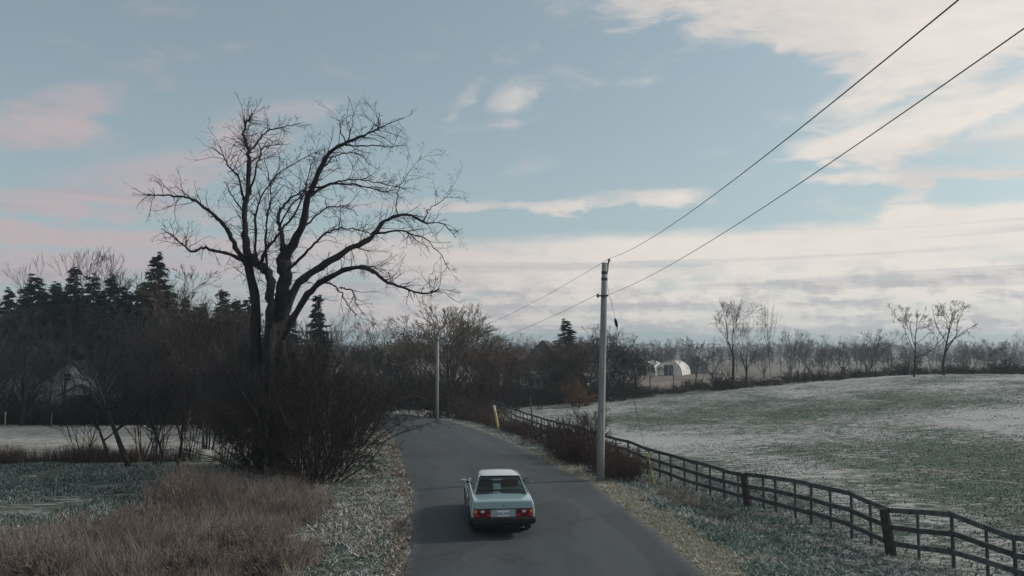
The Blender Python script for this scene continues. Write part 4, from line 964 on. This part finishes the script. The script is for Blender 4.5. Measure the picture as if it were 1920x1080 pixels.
# ------------------------------------------------------------------ the car
m_paint, t, b = new_mat('pale_teal_paint')
n_ = noise(t, texco(t, 'Object'), 2.0, 5, 0.6)
t.links.new(mixc(t, n_.ss(0.3, 0.8), (0.27, 0.395, 0.42), (0.29, 0.41, 0.43)).s, b.inputs['Base Color'])
b.inputs['Roughness'].default_value = 0.30; b.inputs['Coat Weight'].default_value = 1.0; b.inputs['Coat Roughness'].default_value = 0.08; b.inputs['Coat IOR'].default_value = 1.8; b.inputs['Specular IOR Level'].default_value = 0.5
m_blk = mottled('black_rubber', (0.010, 0.011, 0.013), (0.018, 0.019, 0.022), 9.0, 0.6, 0.1)
m_int = mottled('dark_upholstery', (0.008, 0.010, 0.013), (0.014, 0.017, 0.021), 9.0, 0.9, 0.1)
m_chrome = mottled('chrome', (0.55, 0.56, 0.58), (0.62, 0.63, 0.65), 5.0, 0.2, 0.0, metal=1.0)
m_red = mottled('dark_red_lens', (0.10, 0.006, 0.012), (0.14, 0.010, 0.016), 12.0, 0.2, 0.0, spec=0.5)
m_red2 = mottled('bright_red_lens', (0.42, 0.015, 0.03), (0.50, 0.02, 0.035), 12.0, 0.2, 0.0, spec=0.5)
m_amb = mottled('amber_lens', (0.62, 0.17, 0.03), (0.70, 0.22, 0.04), 12.0, 0.2, 0.0, spec=0.5)
m_lens = mottled('clear_lens', (0.45, 0.46, 0.46), (0.55, 0.56, 0.56), 12.0, 0.2, 0.0, spec=0.5)
m_glass, t, b = new_mat('car_glass')
tr_ = t.nodes.new('ShaderNodeBsdfTransparent'); tr_.inputs[0].default_value = (0.38, 0.50, 0.52, 1)
gl = t.nodes.new('ShaderNodeBsdfGlossy'); gl.inputs['Roughness'].default_value = 0.04
fr_ = t.nodes.new('ShaderNodeFresnel'); fr_.inputs[0].default_value = 1.45
mx_ = t.nodes.new('ShaderNodeMixShader'); t.links.new(fr_.outputs[0], mx_.inputs[0]); t.links.new(tr_.outputs[0], mx_.inputs[1]); t.links.new(gl.outputs[0], mx_.inputs[2])
t.links.new(mx_.outputs[0], t.nodes['Material Output'].inputs['Surface'])
cg = ground(938, 996); yaw = R(5.5)
fwd = Vector((-math.sin(yaw), math.cos(yaw), 0)); cc = Vector(cg) + fwd * 1.30; cc.z = H(cc.x, cc.y, np.zeros(1)) if False else float(HB(np.array([cc.x]), np.array([cc.y]), np.zeros(1))[0]) + 0.055
car = empty('car', cc, yaw, 'pale teal boxy old saloon car driving away along the road', 'car')
# body shell: rings along y of (half width, height)
def ring(y, bw, bz, sw, wz, tw_, tz, cz):
    h = [(0.0, bz), (bw, bz), (sw * 0.985, bz + 0.12), (sw, wz - 0.10), (sw, wz), (sw * 0.972, (wz + tz) / 2 + 0.02), (tw_, tz), (tw_ * 0.55, tz + cz * 0.75), (0.0, tz + cz)]
    return [(x, y, z) for x, z in h] + [(-x, y, z) for x, z in h[-2:0:-1]]
ST = [(-2.24, .70, .40, .80, .66, .752, .915, .018), (-2.21, .72, .34, .832, .67, .768, .938, .020), (-1.9, .74, .28, .848, .68, .775, .950, .020), (-1.45, .74, .26, .853, .69, .775, .955, .022),
      (-0.8, .74, .24, .855, .69, .765, .945, .01), (0.2, .74, .24, .855, .69, .765, .935, .01), (0.95, .74, .24, .852, .68, .765, .925, .012), (1.6, .73, .26, .845, .67, .76, .895, .03), (2.15, .72, .30, .825, .65, .74, .845, .02), (2.26, .70, .36, .80, .62, .70, .79, .01)]
rings = [ring(*s) for s in ST]; nr = len(rings[0]); mb = MB()
mb.v = [p for r_ in rings for p in r_]
mb.f = [(i * nr + j, i * nr + (j + 1) % nr, (i + 1) * nr + (j + 1) % nr, (i + 1) * nr + j) for i in range(len(rings) - 1) for j in range(nr)]
mb.f += [tuple(range(nr))[::-1], tuple((len(rings) - 1) * nr + j for j in range(nr))]
body = mb.build('body', m_paint, car, bevel=0.022)
for p in body.data.polygons: p.use_smooth = False
# roof and pillars
RW, RZ = 0.575, 1.372
rr_, n_x = [], 9
ys = [(-0.98, -0.03), (-0.9, -0.008), (-0.5, 0.012), (0.0, 0.004), (0.22, -0.014), (0.30, -0.035)]
mb = MB(); top_, bot_ = [], []
for y, dz_ in ys:
    w = RW + (0.015 if -0.8 < y < 0.2 else 0)
    for k in range(n_x):
        u = -1 + 2 * k / (n_x - 1); top_.append((u * w, y, RZ + dz_ + 0.026 * (1 - u * u) - (0.03 if abs(u) == 1 else 0))); bot_.append((u * w * 0.97, y, RZ + dz_ - 0.055))
N = len(top_); mb.v = top_ + bot_
for i in range(len(ys) - 1):
    for k in range(n_x - 1):
        a = i * n_x + k; mb.f.append((a, a + 1, a + n_x + 1, a + n_x)); mb.f.append((N + a, N + a + n_x, N + a + n_x + 1, N + a + 1))
for i in range(len(ys) - 1):
    a, b_ = i * n_x, (i + 1) * n_x; mb.f.append((a, b_, N + b_, N + a)); a += n_x - 1; b_ += n_x - 1; mb.f.append((a, N + a, N + b_, b_))
for k in range(n_x - 1):
    mb.f.append((k, N + k, N + k + 1, k + 1)); a = (len(ys) - 1) * n_x + k; mb.f.append((a, a + 1, N + a + 1, N + a))
m_rp, t, b = new_mat('paint_with_sky_reflection')  # roof colour paler than the body: the sky's reflection is painted into it
t.links.new(mixc(t, noise(t, texco(t, 'Object'), 3.0, 5, 0.6).ss(0.3, 0.7), (0.46, 0.50, 0.50), (0.54, 0.56, 0.55)).s, b.inputs['Base Color']); b.inputs['Roughness'].default_value = 0.35; b.inputs['Coat Weight'].default_value = 1.0; b.inputs['Coat Roughness'].default_value = 0.15
roof = mb.build('roof', m_rp, car, smooth=True)
def pillar(a, b_, w, dp, nm='pillar'): return MB().bar(a, b_, w, dp, up=(0, 1, 0)).build(nm, m_paint, car, bevel=0.008)
for s in (-1, 1):
    # broad rear pillar as a flat quad, slim front and middle ones as bars
    q = [(s * .735, -1.50, .94), (s * .735, -1.10, .94), (s * .585, -0.80, 1.37), (s * .572, -0.99, 1.37)]
    q2 = [(s * .675, -1.49, .94), (s * .675, -1.10, .94), (s * .53, -0.80, 1.37), (s * .52, -0.98, 1.37)]
    mb = MB().add(q + q2, [(0, 1, 2, 3), (7, 6, 5, 4), (0, 4, 5, 1), (1, 5, 6, 2), (2, 6, 7, 3), (3, 7, 4, 0)]); mb.build('rear_pillar', m_paint, car)
    pillar((s * .715, .82, .92), (s * .550, .29, 1.312), .05, .06, 'windscreen_pillar')
    pillar((s * .735, -.18, .92), (s * .575, -.22, 1.34), .03, .08, 'door_pillar')
    MB().add([(s * .728, -1.08, .95), (s * .728, -.24, .95), (s * .588, -.27, 1.345), (s * .585, -.80, 1.345)], [(0, 1, 2, 3)]).build('side_window', m_glass, car)
    MB().add([(s * .728, -.14, .95), (s * .722, .76, .94), (s * .572, .28, 1.345), (s * .588, -.18, 1.345)], [(0, 1, 2, 3)]).build('side_window', m_glass, car)
    dr = MB().box((s * .862, -.62, .60), (.012, .92, .50)).build('door', m_paint, car, bevel=0.005); MB().box((s * .875, -.95, .74), (.03, .16, .03)).build('handle', m_blk, dr)
    dr = MB().box((s * .862, .40, .60), (.012, 1.04, .50)).build('door', m_paint, car, bevel=0.005); MB().box((s * .875, 0.0, .74), (.03, .16, .03)).build('handle', m_blk, dr)
    MB().box((s * .874, -.1, .545), (.02, 3.4, .045)).build('rub_strip', m_blk, car)
    mr = MB().box((s * .935, .62, .985), (.17, .09, .12)).build('mirror', m_paint if s < 0 else m_blk, car, bevel=0.03); MB().box((s * .935, .572, .985), (.14, .008, .09)).build('mirror_glass', m_chrome, mr)
    MB().bar((s * .76, .66, .95), (s * .88, .63, .975), .05, .05).build('mirror_arm', m_blk, car)
MB().add([(-.665, -1.475, .955), (.665, -1.475, .955), (.522, -1.005, 1.355), (-.522, -1.005, 1.355)], [(0, 1, 2, 3)]).build('rear_window', m_glass, car)
sl = Vector((0, .47, .40)).normalized(); n_out = Vector((0, -.40, .47)).normalized()
mb = MB()
for a, b_ in (((-.675, -1.48, .955), (.675, -1.48, .955)), ((-.53, -1.0, 1.36), (.53, -1.0, 1.36)), ((-.675, -1.48, .955), (-.53, -1.0, 1.36)), ((.675, -1.48, .955), (.53, -1.0, 1.36))):
    mb.bar(Vector(a) + n_out * .006, Vector(b_) + n_out * .006, .028, .02, up=tuple(n_out))
mb.build('window_seal', m_blk, car)
MB().add([(-.70, .80, .935), (.70, .80, .935), (.545, .285, 1.355), (-.545, .285, 1.355)], [(0, 1, 2, 3)]).build('windscreen', m_glass, car)
MB().box((0, -1.20, .935), (1.34, .46, .035)).build('parcel_shelf', m_int, car)
MB().box((0, -.88, .78), (1.30, .18, .40)).build('rear_seat', m_int, car, bevel=0.05)
MB().box((0, .66, .92), (1.36, .34, .10)).build('dashboard', m_int, car, bevel=0.03)
for s in (-1, 1):
    st_ = MB().box((s * .36, -.12, .86), (.50, .14, .56)).build('front_seat', m_int, car, bevel=0.05)
    hr = MB()
    for z in (1.16, 1.215, 1.27): hr.box((s * .36, -.15, z), (.27, .05, .024))
    for x in (-.125, .125): hr.box((s * .36 + x, -.15, 1.205), (.028, .052, .17))
    hr.build('headrest', m_int, st_)
# boot lid lip, rear panel, lamps, plate, badge, bumper
MB().box((0, -2.256, .822), (1.49, .03, .18)).build('boot_lid', m_paint, car, bevel=0.008)
MB().box((0, -2.263, .722), (1.50, .02, .016)).build('panel_gap', m_blk, car)
MB().box((0, -2.255, .61), (1.46, .02, .20)).build('rear_panel', m_paint, car)
for s in (-1, 1):
    lp = MB().box((s * .545, -2.272, .622), (.43, .05, .185)).build('tail_lamp', m_red, car, bevel=0.008)
    MB().box((s * .695, -2.298, .572), (.10, .016, .062)).build('lens', m_red2, lp); MB().box((s * .395, -2.298, .572), (.10, .016, .062)).build('lens', m_red2, lp)
    MB().box((s * .535, -2.299, .668), (.10, .016, .062)).build('reverse_lens', m_lens, lp); MB().box((s * .722, -2.285, .665), (.085, .05, .072)).build('indicator_lens', m_amb, lp)
    MB().box((s * .545, -2.298, .622), (.42, .014, .012)).build('divider', m_blk, lp)
pl = MB().box((-.005, -2.274, .61), (.31, .018, .155)).build('number_plate', mottled('plate_white', (0.62, 0.62, 0.64), (0.68, 0.68, 0.70), 9.0, 0.5, 0.0), car)
fc = bpy.data.curves.new('plate_text', 'FONT'); fc.body = 'BSB 399'; fc.size = .092; fc.align_x = 'CENTER'; fc.align_y = 'CENTER'; fc.extrude = .002
fo = bpy.data.objects.new('tmp', fc); COL.objects.link(fo); dg = bpy.context.evaluated_depsgraph_get(); tme = bpy.data.meshes.new_from_object(fo.evaluated_get(dg)); bpy.data.objects.remove(fo)
tx = obj('plate_text', tme, mottled('plate_blue', (0.05, 0.06, 0.16), (0.06, 0.07, 0.18), 9.0, 0.5, 0.0), pl); tx.location = (-.005, -2.287, .605); tx.rotation_euler = (R(90), 0, 0)
MB().tube([(0.005, -2.280, .815), (0.005, -2.288, .815)], [.028, .024], 12).build('badge', m_chrome, car)
MB().box((0, -2.33, .445), (1.64, .17, .155)).build('bumper', m_blk, car, bevel=0.03)
for s in (-1, 1): MB().box((s * .825, -2.10, .445), (.05, .42, .135)).build('bumper_end', m_blk, car, bevel=0.015)
MB().box((0, 2.34, .43), (1.70, .16, .15)).build('bumper', m_blk, car, bevel=0.03)
MB().box((0, -2.14, .315), (1.40, .10, .14)).build('valance', m_blk, car)
MB().tube([(.52, -1.9, .28), (.52, -2.33, .27)], [.028, .028], 10).build('exhaust_pipe', m_chrome, car)
for s in (-1, 1):
    MB().box((s * .68, -1.72, .22), (.20, .015, .22)).build('mud_flap', m_blk, car)
    MB().box((s * .55, 2.275, .62), (.36, .03, .16)).build('headlight', m_lens, car)
for s in (-1, 1):
    for y in (-1.33, 1.33):
        wz = .305; wh = empty('wheel', (s * .69, y, wz)); wh.parent = car
        prof = [(.19, -.088), (.26, -.098), (.295, -.085), (.305, -.055), (.305, .055), (.295, .085), (.26, .098), (.19, .088)]
        mb = MB(); n = 28
        mb.v = [(x, r_ * math.cos(6.28318 * k / n), r_ * math.sin(6.28318 * k / n)) for k in range(n) for r_, x in prof]; m_ = len(prof)
        mb.f = [(k * m_ + j, k * m_ + (j + 1) % m_, ((k + 1) % n) * m_ + (j + 1) % m_, ((k + 1) % n) * m_ + j) for k in range(n) for j in range(m_)]
        mb.build('tyre', m_blk, wh, smooth=True)
        mb = MB().tube([(-.07 , 0, 0), (.07, 0, 0)], [.192, .192], 20)
        mb.tube([(s * .07, 0, 0), (s * .10, 0, 0)], [.06, .04], 10); mb.build('rim', m_chrome, wh)
        MB().box((s * .70, y, .42), (.30, .78, .42)).build('wheel_arch', m_blk, car) if False else None
# dark wheel openings
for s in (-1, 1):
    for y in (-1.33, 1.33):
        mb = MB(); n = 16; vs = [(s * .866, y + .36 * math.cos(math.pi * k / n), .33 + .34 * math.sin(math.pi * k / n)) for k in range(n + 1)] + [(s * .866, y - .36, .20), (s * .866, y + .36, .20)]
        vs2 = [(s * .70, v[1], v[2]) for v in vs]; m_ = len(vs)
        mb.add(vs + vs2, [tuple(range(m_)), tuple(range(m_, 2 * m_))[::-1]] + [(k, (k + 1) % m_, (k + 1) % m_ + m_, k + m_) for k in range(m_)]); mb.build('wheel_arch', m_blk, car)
# driver seen through the rear window
drv = bpy.data.meshes.new('driver'); V_ = [(0, 0, 0), (0, .02, .28), (0, .0, .46), (0, .01, .55), (0, .03, .66), (0, .03, .75), (.19, .02, .44), (.22, .18, .24), (.12, .42, .30), (-.19, .02, .44), (-.22, .18, .24), (-.12, .42, .30), (.10, .22, -.02), (.11, .48, .04), (-.10, .22, -.02), (-.11, .48, .04)]
E_ = [(0, 1), (1, 2), (2, 3), (3, 4), (4, 5), (2, 6), (6, 7), (7, 8), (2, 9), (9, 10), (10, 11), (0, 12), (12, 13), (0, 14), (14, 15)]
RAD = [.17, .17, .16, .06, .095, .085, .075, .05, .04, .075, .05, .04, .09, .065, .09, .065]
drv.from_pydata(V_, E_, []); do = bpy.data.objects.new('tmp_driver', drv); COL.objects.link(do)
sk = do.modifiers.new('skin', 'SKIN'); 
for i, r_ in enumerate(RAD): drv.skin_vertices[0].data[i].radius = (r_, r_ * (0.75 if i in (0, 1, 2) else 1.0))
drv.skin_vertices[0].data[0].use_root = True
do.modifiers.new('sub', 'SUBSURF').levels = 2
dg = bpy.context.evaluated_depsgraph_get(); dme = bpy.data.meshes.new_from_object(do.evaluated_get(dg)); bpy.data.objects.remove(do)
dme.materials.clear()
pd = obj('person', dme, mottled('dark_coat', (0.016, 0.017, 0.02), (0.026, 0.027, 0.03), 8.0, 0.95, 0.1))
sv = Matrix.Rotation(yaw, 4, 'Z') @ Vector((-.36, .0, .55)); pd.location = tuple(cc + sv); pd.rotation_euler = (0, 0, yaw)
tag(pd, 'driver in a dark coat sitting in the teal car, seen from behind', 'person')

# ------------------------------------------------------------------ grass, weeds and litter (uncountable)
def in_poly(px, py, poly):
    c = np.zeros(len(px), bool); n = len(poly)
    for i in range(n):
        x1, y1 = poly[i]; x2, y2 = poly[(i + 1) % n]
        m = ((y1 > py) != (y2 > py)) & (px < (x2 - x1) * (py - y1) / (y2 - y1 + 1e-9) + x1); c ^= m
    return c
def project_np(x, y, z):
    c, s = math.cos(PITCH), math.sin(PITCH); zz = z - CAMH; yy = y * c + zz * s
    return 960 + F * x / yy, 540 - F * (-y * s + zz * c) / yy
def blades(name, x, y, hgt, wid, cols, lean, rng, label, cat=None, bend=True, s=None):
    n = len(x); z = H(x, y, s) - 0.02; a = rng.uniform(0, 6.283, n)
    side = np.stack([np.cos(a), np.sin(a), 0 * a], 1) * (wid / 2)[:, None]; la = rng.uniform(0, 6.283, n)
    ld = np.stack([np.cos(la), np.sin(la), 0 * la], 1) * (hgt * lean * rng.uniform(0.3, 1.3, n))[:, None]
    p = np.stack([x, y, z], 1); up = np.stack([0 * x, 0 * x, hgt], 1)
    if bend:
        mid = p + up * 0.6 + ld * 0.35; tip = p + up + ld
        v = np.stack([p - side, p + side, mid + side * 0.7, mid - side * 0.7, tip], 1).reshape(-1, 3); k = np.arange(n) * 5
        me = np_mesh(name, v, np.stack([k, k + 1, k + 2, k + 3], 1), np.stack([k + 3, k + 2, k + 4], 1), tint=np.repeat(cols, 5, axis=0))
    else:
        v = np.stack([p - side, p + side, p + up + ld], 1).reshape(-1, 3)
        me = np_mesh(name, v, None, np.arange(3 * n).reshape(-1, 3), tint=np.repeat(cols, 3, axis=0))
    o = obj(name, me, m_attr); tag(o, label, cat or 'grass', kind='stuff'); return o
def palette(rng, n, tones, weights):
    i = rng.choice(len(tones), n, p=np.array(weights) / sum(weights)); c = np.array(tones)[i]
    return c * rng.uniform(0.7, 1.35, (n, 1))
rng = np.random.default_rng(77)
def cloud_xy(x0, x1, y0, y1, n): return rng.uniform(x0, x1, n), rng.uniform(y0, y1, n)
# tall dry grass, left foreground
POLY = [(-500, 1050), (0, 1035), (140, 1005), (250, 965), (300, 925), (345, 903), (430, 902), (520, 908), (580, 960), (560, 1080), (520, 1300), (-900, 1300)]
cx_, cy_ = cloud_xy(-22, -3, 10, 30, 7500); px_, py_ = project_np(cx_, cy_, H(cx_, cy_)); m = in_poly(px_ + 130 * fbm(cx_ * 0.5, cy_ * 0.5, 71) + rng.normal(0, 14, len(cx_)), py_ + 60 * fbm(cx_ * 0.45, cy_ * 0.45, 72) + rng.normal(0, 10, len(cx_)), POLY) & (fbm(cx_ * 0.55, cy_ * 0.55, 73) > -0.02 - 0.40 * rng.random(len(cx_))); cx_, cy_ = cx_[m], cy_[m]
n_b = 34; hc = 0.18 + 0.62 * np.clip(0.5 + 1.1 * fbm(cx_ * 0.35, cy_ * 0.35, 91), 0, 1) + rng.uniform(0, 0.3, len(cx_))
px_, py_ = project_np(cx_, cy_, H(cx_, cy_)); hc = hc + 0.85 * np.exp(-((px_ - 350) / 80) ** 2 - ((py_ - 905) / 40) ** 2)
x = np.repeat(cx_, n_b) + rng.normal(0, 0.16, len(cx_) * n_b); y = np.repeat(cy_, n_b) + rng.normal(0, 0.16, len(cx_) * n_b); hh = np.repeat(hc, n_b) * rng.uniform(0.55, 1.15, len(x))
tone = np.repeat(np.clip(0.5 + fbm(cx_ * 0.6, cy_ * 0.6, 14) * 1.3 + rng.normal(0, 0.2, len(cx_)), 0, 1), n_b)[:, None]
col_ = (np.array((0.15, 0.122, 0.108)) * (1 - tone) + np.array((0.29, 0.240, 0.210)) * tone) * rng.uniform(0.65, 1.35, (len(x), 1))
fr = rng.random(len(x)) < 0.12; col_[fr] = (0.30, 0.28, 0.265)
x2 = np.repeat(cx_, 30) + rng.normal(0, 0.25, len(cx_) * 30); y2 = np.repeat(cy_, 30) + rng.normal(0, 0.25, len(cx_) * 30)
blades('matted_grass', x2, y2, rng.uniform(0.06, 0.26, len(x2)), rng.uniform(0.012, 0.03, len(x2)), palette(rng, len(x2), [(0.18, 0.145, 0.125), (0.12, 0.096, 0.084), (0.36, 0.35, 0.34), (0.07, 0.09, 0.066), (0.25, 0.21, 0.18)], [4, 2, 3, 2, 3]), 1.9, rng, 'matted dead grass and frost under the tall dry grass', bend=False)
blades('dry_grass', x, y, hh, rng.uniform(0.008, 0.018, len(x)), col_, 0.75, rng, 'tall brown dry grass filling the left foreground', bend=False)
# belt of brown weeds beyond the frosty green field
x, y = cloud_xy(-30, -8, 33, 40, 70000); px_, py_ = project_np(x, y, H(x, y)); m = (py_ > 838) & (py_ < 868 + 10 * fbm(x * 0.4, y * 0.1, 88)) & (px_ < 420) & (fbm(x * 0.5, y * 0.5, 23) > -0.9 + np.clip((px_ - 230) / 130, 0, 0.8)); x, y = x[m], y[m]
hh = (0.80 + 0.8 * fbm(x * 0.5, y * 0.5, 24)) * rng.uniform(0.6, 1.2, len(x))
blades('brown_weeds', x, y, hh, rng.uniform(0.012, 0.026, len(x)), palette(rng, len(x), [(0.085, 0.062, 0.055), (0.12, 0.09, 0.078), (0.055, 0.042, 0.04)], [4, 3, 2]), 0.35, rng, 'belt of brown weeds between the frosty field and snowy strip', bend=False)
# frosty litter and short grass, left verge
x, y = cloud_xy(-14, 2, 11, 62, 520000); s_ = road_side(x, y); d_ = -s_ - HALF
px_, py_ = project_np(x, y, H(x, y, s_)); edge = 0.12 * fbm(y * 1.3, x * 0 + 4, 66)
m = (d_ > -0.05 + edge) & (d_ < 4.6) & ((d_ < 2.2) | (rng.random(len(x)) < 0.5)) & (rng.random(len(x)) < np.clip(24 / y, 0.25, 1)) & ~in_poly(px_, py_, POLY); x, y, s_, d_ = x[m], y[m], s_[m], d_[m]
pt = fbm(x * 0.9, y * 0.9, 31)
col_ = np.where((pt > 0.02)[:, None], palette(rng, len(x), [(0.48, 0.475, 0.47), (0.38, 0.355, 0.33), (0.05, 0.09, 0.078), (0.18, 0.135, 0.10)], [4, 3, 3, 3]), palette(rng, len(x), [(0.40, 0.41, 0.41), (0.05, 0.088, 0.075), (0.085, 0.115, 0.09), (0.16, 0.12, 0.09)], [4, 4, 3, 2]))
brn = (d_ < 0.35 + 0.3 * pt) & (rng.random(len(x)) < 0.6); col_[brn] = palette(rng, int(brn.sum()), [(0.22, 0.16, 0.11), (0.15, 0.10, 0.075), (0.30, 0.26, 0.22)], [3, 3, 2])
blades('verge_grass', x, y, rng.uniform(0.02, 0.075, len(x)) * (1 + 0.8 * (pt > 0)), rng.uniform(0.025, 0.06, len(x)), col_, 1.7, rng, 'frosted short grass and leaf litter on the left verge', bend=False, s=s_)
# right verge: straw strip, then frosted dip
x, y = cloud_xy(-8, 16, 11, 72, 620000); s_ = road_side(x, y); d_ = s_ - HALF; edge = 0.14 * fbm(y * 1.1, x * 0 + 9, 67)
m = (d_ > -0.04 + edge) & (d_ < 6.5) & (rng.random(len(x)) < np.clip(26 / y, 0.3, 1) * np.where(d_ < 1.6, 1.0, 0.6)); x, y, s_, d_ = x[m], y[m], s_[m], d_[m]
pt = fbm(x * 0.7, y * 0.7, 36); st = d_ < (1.15 - 0.75 * S01((y - 32) / 14)) + 0.7 * pt
col_ = np.where(st[:, None], palette(rng, len(x), [(0.36, 0.335, 0.28), (0.25, 0.23, 0.175), (0.17, 0.18, 0.095), (0.44, 0.43, 0.41)], [4, 3, 2.2, 3]),
                np.where((pt > 0.06)[:, None], palette(rng, len(x), [(0.42, 0.42, 0.41), (0.28, 0.255, 0.22), (0.07, 0.11, 0.09)], [5, 3, 2]), palette(rng, len(x), [(0.035, 0.085, 0.072), (0.07, 0.13, 0.11), (0.34, 0.38, 0.38)], [4, 3, 4])))
blades('verge_grass', x, y, np.where(st, rng.uniform(0.03, 0.10, len(x)), rng.uniform(0.03, 0.15, len(x))), rng.uniform(0.018, 0.045, len(x)), col_, 1.5, rng, 'straw coloured and frosted grass on the right verge', bend=False, s=s_)
# pasture tufts
x, y = cloud_xy(3, 62, 14, 104, 620000); s_ = road_side(x, y); d_ = s_ - HALF; px_, py_ = project_np(x, y, H(x, y, s_))
f_, _, _ = zones(x, y, s_); pt = fbm(x * 0.45, y * 0.45, 47)
m = (d_ > 5.8) & (px_ < 2050) & (rng.random(len(x)) < np.clip(26 / y, 0.12, 1)) & (pt + (0.55 - f_) * 0.9 > 0.0 + rng.normal(0, 0.22, len(x))); x, y, s_, f_ = x[m], y[m], s_[m], f_[m]
col_ = palette(rng, len(x), [(0.035, 0.072, 0.054), (0.075, 0.11, 0.08), (0.14, 0.145, 0.11), (0.38, 0.375, 0.37)], [5, 4, 3, 5])
blades('pasture_grass', x, y, rng.uniform(0.03, 0.09, len(x)), rng.uniform(0.03, 0.10, len(x)), col_, 1.0, rng, 'short frosted pasture grass beyond the rail fence', bend=False, s=s_)
# frosty green field on the left
x, y = cloud_xy(-26, -7, 20, 38, 150000); px_, py_ = project_np(x, y, H(x, y)); pt = fbm(x * 0.5, y * 0.5, 57)
m = (px_ > -60) & ~in_poly(px_, py_, POLY) & (pt > -0.25) & (px_ < 520); x, y = x[m], y[m]
blades('field_grass', x, y, rng.uniform(0.05, 0.15, len(x)), rng.uniform(0.02, 0.05, len(x)), palette(rng, len(x), [(0.030, 0.072, 0.056), (0.055, 0.10, 0.076), (0.34, 0.38, 0.39)], [4, 4, 4.5]), 0.9, rng, 'frosty green field grass on the left', bend=False)

# ------------------------------------------------------------------ far woods on the ridges and the hazy air
rng = np.random.default_rng(9)
paths, fine = [], []
for k in range(1500):
    d = rng.choice([420, 560, 760, 1050]) * rng.uniform(0.9, 1.12); x0 = d * rng.uniform(-0.75, 0.80); z0 = H(x0, d)
    h = rng.uniform(5, 10); p = np.array((x0, d, z0 - 0.5))
    paths.append((np.array([p, p + (0, 0, h * 0.6), p + (rng.normal(0, 0.4), 0, h)]), np.array((0.25, 0.18, 0.05))))
    for j in range(16):
        q = p + np.array((0, 0, h * rng.uniform(0.25, 0.8))); e = q + np.array((rng.normal(0, 1.6), rng.normal(0, 1.2), rng.uniform(0.4, 2.6)))
        fine.append((np.array([q, (q + e) / 2 + (0, 0, -0.1), e]), np.array((0.22, 0.20, 0.10))))
v1, q1 = tubes(paths, 3); v2, q2 = tubes(fine, 3)
o = obj('far_wood', np_mesh('far_wood', np.concatenate([v1, v2]), np.concatenate([q1, q2 + len(v1)])), twig_mat('far_twigs', (0.016, 0.018, 0.022), (0.03, 0.032, 0.036))); tag(o, 'distant dark woods along the horizon', 'woods', kind='stuff')
m_air = bpy.data.materials.new('haze'); m_air.use_nodes = True; t = m_air.node_tree; t.nodes.clear()
pv = t.nodes.new('ShaderNodeVolumePrincipled'); pv.inputs['Color'].default_value = (0.74, 0.87, 0.97, 1); pv.inputs['Density'].default_value = 0.00045; pv.inputs['Anisotropy'].default_value = 0.2
mo = t.nodes.new('ShaderNodeOutputMaterial'); t.links.new(pv.outputs[0], mo.inputs['Volume'])
o = MB().box((0, 1950, 14), (6200, 4700, 50)).build('haze', m_air); tag(o, 'thin cold haze in the air', 'haze', kind='stuff')
